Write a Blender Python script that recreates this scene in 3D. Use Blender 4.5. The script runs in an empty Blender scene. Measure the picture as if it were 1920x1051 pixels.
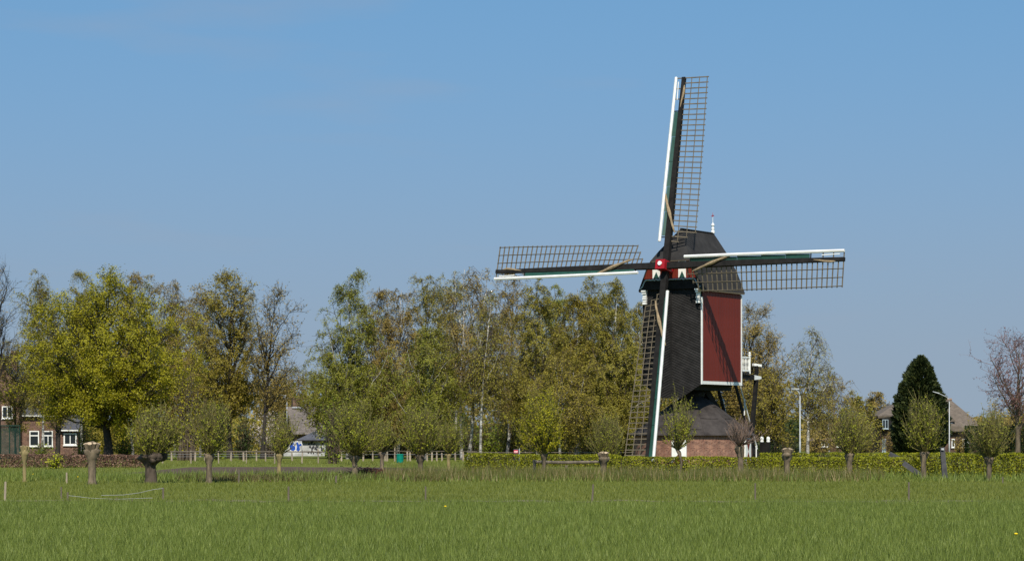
import bpy, math, random
import numpy as np
from mathutils import Matrix, Vector, Euler

# ---------------------------------------------------------------- camera, sky, sun, exposure
S = bpy.context.scene
F, HOR, CAMH = 4800.0, 820.0, 1.7            # focal length in photo pixels, horizon row, eye height
cam_d = bpy.data.cameras.new('camera'); cam = bpy.data.objects.new('camera', cam_d)
S.collection.objects.link(cam); S.camera = cam
cam.location = (0, 0, CAMH); cam.rotation_euler = (math.radians(90), 0, 0)
cam_d.sensor_width = 36; cam_d.lens = F / 1920 * 36
cam_d.shift_y = (HOR - 525.5) / 1920
cam_d.clip_start = 0.5; cam_d.clip_end = 8000

SUN_EL, SUN_AZ = math.radians(46), math.radians(1.5)   # azimuth: to the right of straight behind the camera
w = bpy.data.worlds.new('World'); S.world = w; w.use_nodes = True
wn = w.node_tree.nodes; wl = w.node_tree.links
bg = wn['Background']
sky = wn.new('ShaderNodeTexSky'); sky.sky_type = 'NISHITA'; sky.sun_disc = False
sky.sun_elevation = SUN_EL; sky.sun_rotation = math.pi - SUN_AZ
sky.altitude = 0; sky.air_density = 1.0; sky.dust_density = 0.0; sky.ozone_density = 2.0
def wnode(t, **kw):
    n = wn.new(t)
    for k, v in kw.items(): setattr(n, k, v)
    return n
tc = wnode('ShaderNodeTexCoord')
va = wnode('ShaderNodeVectorMath', operation='ADD'); va.inputs[1].default_value = (0, 0, .4)
vn = wnode('ShaderNodeVectorMath', operation='NORMALIZE')
wl.new(tc.outputs['Generated'], va.inputs[0]); wl.new(va.outputs[0], vn.inputs[0]); wl.new(vn.outputs[0], sky.inputs[0])
tint = wnode('ShaderNodeMix', data_type='RGBA', blend_type='MULTIPLY'); tint.inputs[0].default_value = 1
wl.new(sky.outputs[0], tint.inputs[6]); tint.inputs[7].default_value = (.70, .96, .93, 1)
# pale haze low over the horizon all round: 0.75 exp(-(z/0.1)^2)
sx = wnode('ShaderNodeSeparateXYZ'); wl.new(tc.outputs['Generated'], sx.inputs[0])
def wm(op, a, b):
    n = wnode('ShaderNodeMath', operation=op)
    for i, v in enumerate((a, b)):
        if hasattr(v, 'is_output'): wl.new(v, n.inputs[i])
        else: n.inputs[i].default_value = v
    return n.outputs[0]
zz = wm('DIVIDE', sx.outputs[2], .115); hz = wm('MULTIPLY', wm('POWER', 2.71828, wm('MULTIPLY', wm('MULTIPLY', zz, zz), -1.0)), .82)
haze = wnode('ShaderNodeMix', data_type='RGBA'); wl.new(hz, haze.inputs[0]); wl.new(tint.outputs[2], haze.inputs[6]); haze.inputs[7].default_value = (1.52, 1.72, 1.95, 1)
# a few thin wisps of high cloud
mp_ = wnode('ShaderNodeMapping'); mp_.inputs['Scale'].default_value = (6, 6, 34); wl.new(tc.outputs['Generated'], mp_.inputs[0])
cn = wnode('ShaderNodeTexNoise'); cn.inputs['Scale'].default_value = 1.0; cn.inputs['Detail'].default_value = 5; wl.new(mp_.outputs[0], cn.inputs['Vector'])
cr_ = wnode('ShaderNodeMapRange'); cr_.inputs['From Min'].default_value = .57; cr_.inputs['From Max'].default_value = .78; cr_.inputs['To Max'].default_value = .28; wl.new(cn.outputs[0], cr_.inputs['Value'])
wisp = wnode('ShaderNodeMix', data_type='RGBA'); wl.new(cr_.outputs[0], wisp.inputs[0]); wl.new(haze.outputs[2], wisp.inputs[6]); wisp.inputs[7].default_value = (1.75, 1.8, 2.05, 1)
wl.new(wisp.outputs[2], bg.inputs[0]); bg.inputs[1].default_value = 0.145

sun_d = bpy.data.lights.new('sun', 'SUN'); sun = bpy.data.objects.new('sun', sun_d)
S.collection.objects.link(sun)
sun_d.energy = 4.0; sun_d.angle = math.radians(0.53); sun_d.color = (1.0, 0.94, 0.84)
to_sun = Vector((math.sin(SUN_AZ) * math.cos(SUN_EL), -math.cos(SUN_AZ) * math.cos(SUN_EL), math.sin(SUN_EL)))
sun.rotation_euler = to_sun.to_track_quat('Z', 'Y').to_euler(); sun.location = (0, -50, 60)

S.view_settings.view_transform = 'Standard'; S.view_settings.look = 'None'
S.view_settings.exposure = 0.53; S.view_settings.gamma = 1.0
S.view_settings.use_curve_mapping = False
S.render.engine = 'CYCLES'
S.cycles.max_bounces = 6; S.cycles.diffuse_bounces = 3; S.cycles.transmission_bounces = 4; S.cycles.glossy_bounces = 2

# ---------------------------------------------------------------- helpers
COL = S.collection
R = math.radians
def WX(x, Y): return (x - 960.0) * Y / F
def WZ(y, Y): return CAMH - (y - HOR) * Y / F
def GY(y): return CAMH * F / (y - HOR)

def tag(o, label=None, cat=None, group=None, kind=None):
    if label: o['label'] = label
    if cat: o['category'] = cat
    if group: o['group'] = group
    if kind: o['kind'] = kind
    return o
def thing(name, label, cat, loc=(0, 0, 0), rz=0, group=None):
    o = bpy.data.objects.new(name, None); COL.objects.link(o)
    o.location = loc; o.rotation_euler = (0, 0, rz); o.empty_display_size = 0.3
    return tag(o, label, cat, group)
def link(name, me, parent=None, loc=None, mat=None):
    o = bpy.data.objects.new(name, me); COL.objects.link(o)
    if parent: o.parent = parent
    if loc is not None: o.location = loc
    if mat is not None: o.matrix_local = mat
    return o
def npmesh(name, V, faces, mats, midx=None, smooth=False):
    """V (n,3); faces: list of int arrays (m,k) ; midx: material index per array"""
    V = np.asarray(V, np.float32)
    me = bpy.data.meshes.new(name)
    faces = [np.asarray(f, np.int32) for f in faces if len(f)]
    nl = sum(f.size for f in faces); npoly = sum(len(f) for f in faces)
    me.vertices.add(len(V)); me.vertices.foreach_set('co', V.ravel())
    me.loops.add(nl); me.polygons.add(npoly)
    me.loops.foreach_set('vertex_index', np.concatenate([f.ravel() for f in faces]))
    st = []; c = 0; mi = []
    for k, f in enumerate(faces):
        st.append(c + np.arange(len(f)) * f.shape[1]); c += f.size
        mi.append(np.full(len(f), 0 if midx is None else midx[k], np.int32))
    me.polygons.foreach_set('loop_start', np.concatenate(st).astype(np.int32))
    me.polygons.foreach_set('material_index', np.concatenate(mi))
    if smooth: me.polygons.foreach_set('use_smooth', np.ones(npoly, bool))
    for m in mats: me.materials.append(m)
    me.update(calc_edges=True)
    return me
class MB:
    """collects shapes into one mesh"""
    def __init__(s): s.v = []; s.f = []; s.m = []; s.mi = 0
    def add(s, vs, fs):
        b = len(s.v); s.v += [tuple(p) for p in vs]
        s.f += [tuple(b + i for i in f) for f in fs]; s.m += [s.mi] * len(fs); return s
    def box(s, x0, x1, y0, y1, z0, z1):
        return s.add([(x0,y0,z0),(x1,y0,z0),(x1,y1,z0),(x0,y1,z0),(x0,y0,z1),(x1,y0,z1),(x1,y1,z1),(x0,y1,z1)],
                     [(0,3,2,1),(4,5,6,7),(0,1,5,4),(1,2,6,5),(2,3,7,6),(3,0,4,7)])
    def beam(s, a, b, w, h, w2=None, h2=None, up=(0,0,1)):
        a, b = Vector(a), Vector(b); d = (b - a).normalized(); u = Vector(up)
        if abs(d.dot(u)) > .98: u = Vector((0,1,0))
        x = d.cross(u).normalized(); y = x.cross(d)
        w2 = w if w2 is None else w2; h2 = h if h2 is None else h2
        vs = []
        for p, ww, hh in ((a,w,h),(b,w2,h2)):
            for sx, sy in ((-1,-1),(1,-1),(1,1),(-1,1)): vs.append(p + x*sx*ww/2 + y*sy*hh/2)
        return s.add(vs, [(0,1,2,3),(7,6,5,4),(0,4,5,1),(1,5,6,2),(2,6,7,3),(3,7,4,0)])
    def tube(s, pts, rad, n=8, cap=True):
        P = np.array(pts, float); r = np.broadcast_to(np.array(rad, float), (len(P),))
        V, Fq = tubes(P[None], r[None], n); b = len(s.v)
        s.v += [tuple(p) for p in V]; s.f += [tuple(b + i for i in f) for f in Fq]; s.m += [s.mi]*len(Fq)
        if cap:
            s.f += [tuple(b + i for i in range(n))[::-1], tuple(b + (len(P)-1)*n + i for i in range(n))]; s.m += [s.mi]*2
        return s
    def lathe(s, prof, c=(0,0,0), n=12):
        vs = [(c[0]+r*math.cos(2*math.pi*i/n), c[1]+r*math.sin(2*math.pi*i/n), c[2]+z) for r, z in prof for i in range(n)]
        fs = [(k*n+i, k*n+(i+1)%n, (k+1)*n+(i+1)%n, (k+1)*n+i) for k in range(len(prof)-1) for i in range(n)]
        fs += [tuple(range(n))[::-1], tuple((len(prof)-1)*n+i for i in range(n))]
        return s.add(vs, fs)
    def prism(s, poly, f0, f1):
        """poly: 2D points, f0/f1 map a 2D point to 3D for back and front"""
        n = len(poly)
        return s.add([f0(p) for p in poly] + [f1(p) for p in poly],
                     [tuple(range(n))[::-1], tuple(range(n, 2*n))] + [(i,(i+1)%n,n+(i+1)%n,n+i) for i in range(n)])
    def mesh(s, name, mats, smooth=False):
        me = bpy.data.meshes.new(name); me.from_pydata(s.v, [], s.f)
        for m in (mats if isinstance(mats, (list, tuple)) else [mats]): me.materials.append(m)
        me.polygons.foreach_set('material_index', s.m)
        if smooth: me.polygons.foreach_set('use_smooth', [True]*len(s.f))
        me.update(); return me
    def build(s, name, mats, parent=None, loc=None, mat=None, smooth=False):
        return link(name, s.mesh(name, mats, smooth), parent, loc, mat)

def unit(v): return v / np.maximum(np.linalg.norm(v, axis=-1, keepdims=True), 1e-9)
def tubes(P, Rr, n):
    """P (N,K,3), Rr (N,K) -> verts and quads of N tubes with n sides"""
    N, K, _ = P.shape
    T = np.empty_like(P); T[:, 1:-1] = P[:, 2:] - P[:, :-2]; T[:, 0] = P[:, 1] - P[:, 0]; T[:, -1] = P[:, -1] - P[:, -2]
    T = unit(T)
    ref = np.where(np.abs(T[:, :1, 2:3]) > .9, np.array([1., 0, 0]), np.array([0, 0, 1.]))
    A = unit(np.cross(T, np.broadcast_to(ref, T.shape))); B = np.cross(T, A)
    ang = np.arange(n) * 2 * np.pi / n
    V = P[:, :, None] + Rr[:, :, None, None] * (A[:, :, None] * np.cos(ang)[:, None] + B[:, :, None] * np.sin(ang)[:, None])
    base = (np.arange(N) * K * n)[:, None, None] + (np.arange(K - 1) * n)[None, :, None]
    i = np.arange(n); j = (i + 1) % n
    Q = np.stack([base + i, base + j, base + n + j, base + n + i], -1)
    return V.reshape(-1, 3), Q.reshape(-1, 4)

def ribbons(P, Rr, rng):
    """fine twigs: one narrow strip each, turned at random"""
    N, K, _ = P.shape
    T = unit(P[:, -1] - P[:, 0]); A = unit(np.cross(T, unit(rng.normal(size=(N, 3)))))[:, None]
    V = np.stack([P + A*Rr[..., None], P - A*Rr[..., None]], 2)
    b = (np.arange(N)*K*2)[:, None] + np.arange(K-1)*2
    Q = np.stack([b, b+1, b+3, b+2], -1)
    return V.reshape(-1, 3), Q.reshape(-1, 4)

# ---------------------------------------------------------------- materials
def newmat(name):
    m = bpy.data.materials.new(name); m.use_nodes = True
    nt = m.node_tree; return m, nt, nt.nodes, nt.links, nt.nodes['Principled BSDF']
def ramp(nodes, stops):
    r = nodes.new('ShaderNodeValToRGB'); e = r.color_ramp.elements
    while len(e) < len(stops): e.new(0.5)
    for i, (p, c) in enumerate(stops): e[i].position = p; e[i].color = (*c, 1)
    return r
def paint_boards(m, lo, hi):
    """each board weathered a little differently"""
    N, L = m.node_tree.nodes, m.node_tree.links; b = N['Principled BSDF']; src = b.inputs['Base Color'].links[0].from_socket
    oi = N.new('ShaderNodeObjectInfo'); mr = N.new('ShaderNodeMapRange'); mr.inputs['To Min'].default_value = lo; mr.inputs['To Max'].default_value = hi
    L.new(oi.outputs['Random'], mr.inputs['Value']); mu = N.new('ShaderNodeMix'); mu.data_type = 'RGBA'; mu.blend_type = 'MULTIPLY'; mu.inputs[0].default_value = 1
    L.new(src, mu.inputs[6]); L.new(mr.outputs[0], mu.inputs[7]); L.new(mu.outputs[2], b.inputs['Base Color']); return m
def paint(name, c, var=0.25, scale=3.0, rough=0.6, bump=0.0, stretch=(1,1,1), spec=0.3, c2=None):
    m, nt, N, L, b = newmat(name)
    tc = N.new('ShaderNodeTexCoord'); mp = N.new('ShaderNodeMapping'); mp.inputs['Scale'].default_value = stretch
    L.new(tc.outputs['Object'], mp.inputs[0])
    no = N.new('ShaderNodeTexNoise'); no.inputs['Scale'].default_value = scale; no.inputs['Detail'].default_value = 6; no.inputs['Roughness'].default_value = .65
    L.new(mp.outputs[0], no.inputs['Vector'])
    lo = c2 if c2 else tuple(x*(1-var) for x in c); hi = c if c2 else tuple(min(1, x*(1+var)) for x in c)
    r = ramp(N, [(.3, lo), (.7, hi)]); L.new(no.outputs[0], r.inputs[0]); L.new(r.outputs[0], b.inputs['Base Color'])
    b.inputs['Roughness'].default_value = rough; b.inputs['Specular IOR Level'].default_value = spec
    if bump:
        bp = N.new('ShaderNodeBump'); bp.inputs['Strength'].default_value = bump; bp.inputs['Distance'].default_value = .03
        L.new(no.outputs[0], bp.inputs['Height']); L.new(bp.outputs[0], b.inputs['Normal'])
    return m
def leafmat(name, stops, trans=0.28, nscale=.6, nmix=.45):
    """colour varies leaf by leaf and in soft clumps over the crown"""
    m, nt, N, L, b = newmat(name)
    g = N.new('ShaderNodeNewGeometry'); no = N.new('ShaderNodeTexNoise'); no.inputs['Scale'].default_value = nscale; no.inputs['Detail'].default_value = 2
    L.new(g.outputs['Position'], no.inputs['Vector'])
    mx = N.new('ShaderNodeMix'); mx.data_type = 'FLOAT'; mx.inputs[0].default_value = nmix
    L.new(g.outputs['Random Per Island'], mx.inputs[2]); L.new(no.outputs[0], mx.inputs[3])
    r = ramp(N, stops); L.new(mx.outputs[0], r.inputs[0])
    L.new(r.outputs[0], b.inputs['Base Color']); b.inputs['Roughness'].default_value = .55; b.inputs['Specular IOR Level'].default_value = .25
    t = N.new('ShaderNodeBsdfTranslucent'); L.new(r.outputs[0], t.inputs[0])
    ms = N.new('ShaderNodeMixShader'); ms.inputs[0].default_value = trans
    L.new(b.outputs[0], ms.inputs[1]); L.new(t.outputs[0], ms.inputs[2]); L.new(ms.outputs[0], N['Material Output'].inputs[0])
    return m
def brickmat(name, c1, c2, mortar, scale=1.0):
    m, nt, N, L, b = newmat(name)
    uv = N.new('ShaderNodeUVMap'); br = N.new('ShaderNodeTexBrick')
    br.inputs['Scale'].default_value = 1.0; br.inputs['Brick Width'].default_value = .22; br.inputs['Row Height'].default_value = .072
    br.inputs['Mortar Size'].default_value = .008; br.inputs['Bias'].default_value = 0
    br.inputs['Color1'].default_value = (*c1, 1); br.inputs['Color2'].default_value = (*c2, 1); br.inputs['Mortar'].default_value = (*mortar, 1)
    L.new(uv.outputs[0], br.inputs['Vector'])
    no = N.new('ShaderNodeTexNoise'); no.inputs['Scale'].default_value = 1.6; no.inputs['Detail'].default_value = 6; L.new(uv.outputs[0], no.inputs['Vector'])
    r = ramp(N, [(.3, (.48,.46,.48)), (.72, (1.35,1.28,1.2))]); L.new(no.outputs[0], r.inputs[0])
    # stray pale and dark bricks
    n2 = N.new('ShaderNodeTexNoise'); n2.inputs['Scale'].default_value = 9; L.new(uv.outputs[0], n2.inputs['Vector'])
    r2 = ramp(N, [(.34, (.55,.5,.5)), (.45, (1,1,1)), (.62, (1,1,1)), (.72, (1.7,1.6,1.5))]); L.new(n2.outputs[0], r2.inputs[0])
    mu = N.new('ShaderNodeMix'); mu.data_type = 'RGBA'; mu.blend_type = 'MULTIPLY'; mu.inputs[0].default_value = 1
    L.new(br.outputs[0], mu.inputs[6]); L.new(r.outputs[0], mu.inputs[7])
    m2 = N.new('ShaderNodeMix'); m2.data_type = 'RGBA'; m2.blend_type = 'MULTIPLY'; m2.inputs[0].default_value = 1
    L.new(mu.outputs[2], m2.inputs[6]); L.new(r2.outputs[0], m2.inputs[7])
    L.new(m2.outputs[2], b.inputs['Base Color']); b.inputs['Roughness'].default_value = .9; b.inputs['Specular IOR Level'].default_value = .15
    bp = N.new('ShaderNodeBump'); bp.inputs['Strength'].default_value = .5; bp.inputs['Distance'].default_value = .01; bp.invert = True
    L.new(br.outputs['Fac'], bp.inputs['Height']); L.new(bp.outputs[0], b.inputs['Normal'])
    return m
def boxuv(me):
    """metre-scaled UVs by face direction (u runs along the wall)"""
    uv = me.uv_layers.new(name='UVMap')
    for p in me.polygons:
        n = p.normal; t = Vector((-n.y, n.x, 0))
        if t.length < .2: t = Vector((1,0,0))
        t.normalize()
        for li in p.loop_indices:
            c = me.vertices[me.loops[li].vertex_index].co
            uv.data[li].uv = (c.dot(t), c.z if abs(n.z) < .9 else c.y)

M = {}
M['tar'] = paint('tarred_boards', (.0195,.0180,.0170), .4, 2.2, .8, .15, (1,1,1), .12)
paint_boards(M['tar'], .85, 1.15)
M['stock'] = paint('black_stock', (.0135,.0120,.0108), .5, 3, .75, .1, (1,1,1), .15)
M['feltroof'] = paint('roof_felt', (.030,.0280,.0265), .3, 1.4, .9, .2, (1,1,1), .12)
M['roundroof'] = paint('round_house_felt', (.046,.039,.035), .5, 1.1, .92, .3, (1,1,1), .1)
M['red'] = paint('red_boards', (.142,.0185,.0100), .2, 1.2, .55, .0, (1,1,.25), .3)
paint_boards(M['red'], .95, 1.05)
M['brightred'] = paint('windshaft_red', (.30,.006,.012), .12, 3, .5)
M['white'] = paint('white_paint', (.72,.71,.66), .12, 2.5, .5, 0, (1,1,1), .35)
M['green'] = paint('dark_green_paint', (.018,.062,.045), .25, 1.5, .5)
M['trim'] = paint('grey_blue_trim', (.30,.36,.38), .15, 3, .6)
M['lath'] = paint('sail_lath', (.115,.092,.060), .35, 4, .75)
M['cloth'] = paint('sailcloth', (.26,.19,.11), .35, 6, .85, .3)
M['darkwood'] = paint('dark_oak', (.014,.012,.011), .4, 3, .75, .2)
M['greywood'] = paint('weathered_wood', (.125,.10,.072), .45, 5, .85, .3, (1,1,.2))
M['greybeam'] = paint('grey_beam', (.060,.058,.060), .4, 4, .85, .3)
M['postwood'] = paint('fence_post', (.30,.24,.17), .35, 4, .85, .2, (1,1,.3))
M['wire'] = paint('fence_wire', (.25,.25,.25), .2, 4, .5)
M['tape'] = paint('white_tape', (.32,.32,.29), .1, 4, .6)
M['brick'] = brickmat('round_house_brick', (.30,.150,.100), (.185,.085,.060), (.27,.215,.17))
M['brick_house'] = brickmat('villa_brick', (.20,.115,.082), (.15,.085,.062), (.18,.15,.125))
M['brick_farm'] = brickmat('farm_brick', (.105,.062,.042), (.078,.046,.034), (.10,.085,.07))
M['glass'] = paint('window_glass', (.012,.014,.016), .2, 1, .08, 0, (1,1,1), .6)
M['thatch'] = paint('thatch', (.125,.098,.074), .38, 2.0, .95, .5, (1,1,4))
M['ridge'] = paint('ridge_tiles', (.22,.15,.11), .3, 3, .9)
M['slate'] = paint('slate', (.075,.075,.085), .3, 3, .6)
M['tiles'] = paint('old_tiles', (.135,.112,.095), .45, 2.5, .85, .2)
M['galv'] = paint('galvanised', (.40,.41,.41), .1, 3, .4, 0, (1,1,1), .5)
M['barrel'] = paint('barrel_plastic', (.0,.17,.115), .15, 3, .4)
M['meshgreen'] = paint('fence_green', (.008,.035,.025), .2, 3, .6)
M['sawn'] = paint('sawn_wood', (.46,.34,.21), .35, 7, .8)
M['graffiti_blue'] = paint('graffiti_blue', (.01,.06,.32), .3, 4, .6)
M['graffiti_green'] = paint('graffiti_green', (.06,.25,.10), .3, 4, .6)
M['graffiti_black'] = paint('graffiti_black', (.03,.03,.035), .4, 4, .6)
M['wallwhite'] = paint('whitewash', (.36,.36,.35), .4, 1.5, .85)
M['signred'] = paint('sign_red', (.55,.03,.06), .1, 3, .5)
M['signdark'] = paint('sign_board', (.045,.045,.05), .2, 3, .6)
M['bark'] = paint('bark', (.105,.080,.052), .5, 6, .95, .6, (1,1,.35))
M['barkold'] = paint('bark_old', (.062,.046,.033), .6, 5, .95, .8, (1,1,.35))
M['barkdark'] = paint('bark_dark', (.032,.026,.021), .5, 5, .95, .6, (1,1,.35))
M['barklight'] = paint('bark_light', (.145,.110,.070), .55, 6, .95, .6, (1,1,.4))
M['barkyellow'] = paint('bark_yellow', (.22,.17,.075), .4, 6, .95, .5, (1,1,.4))
M['twig'] = paint('twig_brown', (.085,.062,.042), .3, 3, .9)
M['twigred'] = paint('twig_red', (.15,.082,.068), .3, 3, .9)
M['shoot'] = paint('willow_shoot', (.14,.12,.04), .35, 3, .8)
M['shootred'] = paint('bare_shoot', (.17,.115,.085), .35, 3, .8)
def birchmat():
    m, nt, N, L, b = newmat('birch_bark')
    tc = N.new('ShaderNodeTexCoord'); mp = N.new('ShaderNodeMapping'); mp.inputs['Scale'].default_value = (1.5,1.5,3.2); L.new(tc.outputs['Object'], mp.inputs[0])
    no = N.new('ShaderNodeTexNoise'); no.inputs['Scale'].default_value = 1.7; no.inputs['Detail'].default_value = 5; no.inputs['Roughness'].default_value = .7; L.new(mp.outputs[0], no.inputs['Vector'])
    r = ramp(N, [(.38, (.05,.045,.04)), (.50, (.40,.37,.32)), (.63, (.68,.65,.59))]); L.new(no.outputs[0], r.inputs[0])
    sp = N.new('ShaderNodeSeparateXYZ'); L.new(tc.outputs['Object'], sp.inputs[0])
    mr = N.new('ShaderNodeMapRange'); mr.inputs['From Min'].default_value = .2; mr.inputs['From Max'].default_value = 2.6; mr.inputs['To Min'].default_value = .5; L.new(sp.outputs[2], mr.inputs['Value'])
    mu = N.new('ShaderNodeMix'); mu.data_type = 'RGBA'; mu.blend_type = 'MULTIPLY'; mu.inputs[0].default_value = 1; L.new(r.outputs[0], mu.inputs[6]); L.new(mr.outputs[0], mu.inputs[7])   # rough dark bark towards the foot of old birches
    L.new(mu.outputs[2], b.inputs['Base Color']); b.inputs['Roughness'].default_value = .8; return m
M['birch'] = birchmat()
M['l_oak'] = leafmat('oak_leaf', [(.1,(0.148,0.137,0.0058)),(.5,(0.274,0.248,0.0087)),(.9,(0.381,0.328,0.0136))])
M['l_birch'] = leafmat('birch_leaf', [(.1,(0.166,0.142,0.0208)),(.5,(0.272,0.234,0.0321)),(.9,(0.358,0.304,0.0491))])
M['l_birchg'] = leafmat('birch_leaf_green', [(.1,(0.137,0.139,0.0158)),(.5,(0.229,0.230,0.0250)),(.9,(0.320,0.309,0.0409))])
M['l_birchb'] = leafmat('birch_leaf_brown', [(.1,(0.186,0.131,0.0321)),(.5,(0.286,0.207,0.0453)),(.9,(0.371,0.278,0.0661))])
M['l_olive'] = leafmat('olive_leaf', [(.1,(0.163,0.128,0.0174)),(.5,(0.266,0.212,0.0261)),(.9,(0.353,0.289,0.0426))])
M['l_willow'] = leafmat('willow_leaf', [(.15,(0.137,0.148,0.0083)),(.5,(0.248,0.265,0.0149)),(.85,(0.365,0.361,0.0241))])
M['l_willowy'] = leafmat('willow_leaf_yellow', [(.15,(0.187,0.191,0.0059)),(.5,(0.352,0.325,0.0085)),(.85,(0.484,0.415,0.0170))])
M['l_hedge'] = leafmat('hedge_leaf', [(.2,(.05,.058,.006)),(.45,(.20,.205,.010)),(.8,(.36,.35,.016))], .3, 1.1, .5)
M['l_hedgeb'] = leafmat('beech_leaf', [(.2,(.075,.038,.024)),(.5,(.17,.095,.06)),(.85,(.34,.20,.13))], .25, 1.1, .4)
M['l_shrub'] = leafmat('shrub_leaf', [(.15,(0.085,0.116,0.0084)),(.5,(0.170,0.209,0.0146)),(.85,(0.261,0.297,0.0251))])
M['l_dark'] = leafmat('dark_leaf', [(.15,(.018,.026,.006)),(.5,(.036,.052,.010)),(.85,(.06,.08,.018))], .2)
M['l_conifer'] = leafmat('conifer_spray', [(.2,(.010,.018,.006)),(.5,(.028,.040,.011)),(.85,(.085,.095,.024))], .15, 1.3, .5)
M['l_blossom'] = leafmat('blossom', [(.2,(.32,.25,.21)),(.5,(.55,.47,.42)),(.85,(.75,.68,.62))], .3)
M['l_red'] = leafmat('red_bud', [(.2,(.10,.045,.04)),(.5,(.17,.075,.065)),(.85,(.22,.12,.09))], .25)
M['l_yellow'] = leafmat('yellow_leaf', [(.2,(.18,.2,.006)),(.5,(.36,.37,.012)),(.85,(.5,.46,.03))], .3)
M['grass'] = leafmat('grass_blade', [(.08,(.066,.088,.014)),(.4,(.128,.165,.028)),(.78,(.182,.222,.042)),(.96,(.33,.35,.10))], .25, .22, .25)
M['grass2'] = leafmat('short_grass', [(.1,(.095,.112,.015)),(.5,(.150,.170,.024)),(.9,(.215,.22,.045))], .3, .25, .4)
M['reed'] = leafmat('dry_grass', [(.1,(.065,.085,.014)),(.4,(.11,.120,.022)),(.66,(.165,.13,.042)),(.92,(.44,.34,.18))], .25, .35, .35)
M['weed'] = leafmat('bank_weed', [(.1,(.06,.045,.02)),(.5,(.115,.09,.03)),(.9,(.13,.13,.03))], .25, .6, .5)

def groundmat():
    m, nt, N, L, b = newmat('meadow')
    g = N.new('ShaderNodeNewGeometry')
    n1 = N.new('ShaderNodeTexNoise'); n1.inputs['Scale'].default_value = .12; n1.inputs['Detail'].default_value = 8; n1.inputs['Roughness'].default_value = .7
    n2 = N.new('ShaderNodeTexNoise'); n2.inputs['Scale'].default_value = 5; n2.inputs['Detail'].default_value = 6
    L.new(g.outputs['Position'], n1.inputs['Vector']); L.new(g.outputs['Position'], n2.inputs['Vector'])
    mx = N.new('ShaderNodeMix'); mx.data_type = 'FLOAT'; mx.inputs[0].default_value = .5
    L.new(n1.outputs[0], mx.inputs[2]); L.new(n2.outputs[0], mx.inputs[3])
    r = ramp(N, [(.3,(.075,.085,.016)),(.5,(.115,.13,.022)),(.68,(.16,.165,.035))]); L.new(mx.outputs[0], r.inputs[0])
    L.new(r.outputs[0], b.inputs['Base Color']); b.inputs['Roughness'].default_value = .95; b.inputs['Specular IOR Level'].default_value = .1
    bp = N.new('ShaderNodeBump'); bp.inputs['Strength'].default_value = .6; bp.inputs['Distance'].default_value = .1
    L.new(n2.outputs[0], bp.inputs['Height']); L.new(bp.outputs[0], b.inputs['Normal'])
    return m
M['meadow'] = groundmat()
M['soil'] = paint('bare_soil', (.080,.048,.030), .55, 1.2, .98, .6)
M['trodden'] = paint('trodden_soil', (.16,.125,.07), .45, 2, .98, .5)

# ---------------------------------------------------------------- ground
V = np.array([(-4000,-300,0),(4000,-300,0),(4000,6000,0),(-4000,6000,0)], float)
tag(link('meadow_ground', npmesh('meadow_ground', V, [[(0,1,2,3)]], [M['meadow']])), kind='structure')
def strip(name, pts, z, mat, rng, wob=.2):
    """ragged sheet along pts [(x, y, halfwidth)]"""
    P = []
    for (x0,y0,h0),(x1,y1,h1) in zip(pts[:-1], pts[1:]):
        k = max(2, int(math.hypot(x1-x0, y1-y0) / .6))
        for i in range(k): t = i/k; P.append((x0+(x1-x0)*t, y0+(y1-y0)*t, h0+(h1-h0)*t))
    P.append(pts[-1]); n = len(P)
    V = [(x, y-h+rng.uniform(-wob,wob)*min(1, h), z) for x,y,h in P] + [(x, y+h+rng.uniform(-wob,wob)*min(1, h), z) for x,y,h in P]
    return tag(link(name, npmesh(name, V, [[(i,i+1,n+i+1,n+i) for i in range(n-1)]], [mat])), kind='structure')
rg = random.Random(3)
strip('soil_bed', [(WX(300,135),134.5,13),(WX(500,135),134.5,14),(WX(700,135),134.5,12),(WX(850,135),133.5,1.0)], .006, M['soil'], rg, .8)
strip('trodden_path', [(WX(-60,70),69,.15),(WX(420,69),69,.9),(WX(800,69),68.6,.3),(WX(1100,69),68.6,.9),(WX(1500,69),68.2,.4),(WX(1720,69),68.2,1.1),(WX(2000,69),68,.5)], .005, M['trodden'], rg, 1.6)

def blades(name, n, area, hgt, wid, mat, seed, dens=None, lean=.35, z=0.0, label=None, cat=None, hvar=.5):
    rng = np.random.default_rng(seed)
    x, y = area(rng, n)
    if dens is not None:
        k = rng.random(len(x)) < dens(x, y); x, y = x[k], y[k]
    n = len(x); h = hgt * rng.uniform(1-hvar, 1+hvar, n); a = rng.uniform(0, 2*np.pi, n)
    wx, wy = np.cos(a)*wid/2, np.sin(a)*wid/2
    la = rng.uniform(0, 2*np.pi, n); ln = h * lean * rng.random(n)**.7
    lx, ly = np.cos(la)*ln, np.sin(la)*ln
    base = np.stack([x, y, np.full(n, z)], -1)
    V = np.empty((n, 3, 3))
    V[:,0] = base + np.stack([-wx,-wy,0*x],-1); V[:,1] = base + np.stack([wx,wy,0*x],-1)
    V[:,2] = base + np.stack([lx, ly, h*.97], -1)
    o = link(name, npmesh(name, V.reshape(-1,3), [np.arange(n)[:,None]*3+np.array([0,1,2])], [mat], [0]))
    return tag(o, label, cat, kind='stuff')
def wedge(y0, y1, pw=1.0, marg=1.12):
    def f(rng, n):
        u = rng.random(n); y = y0 + (y1-y0)*u**pw
        hw = y*960/F*marg + 1.0
        return rng.uniform(-1,1,n)*hw, y
    return f
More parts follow.
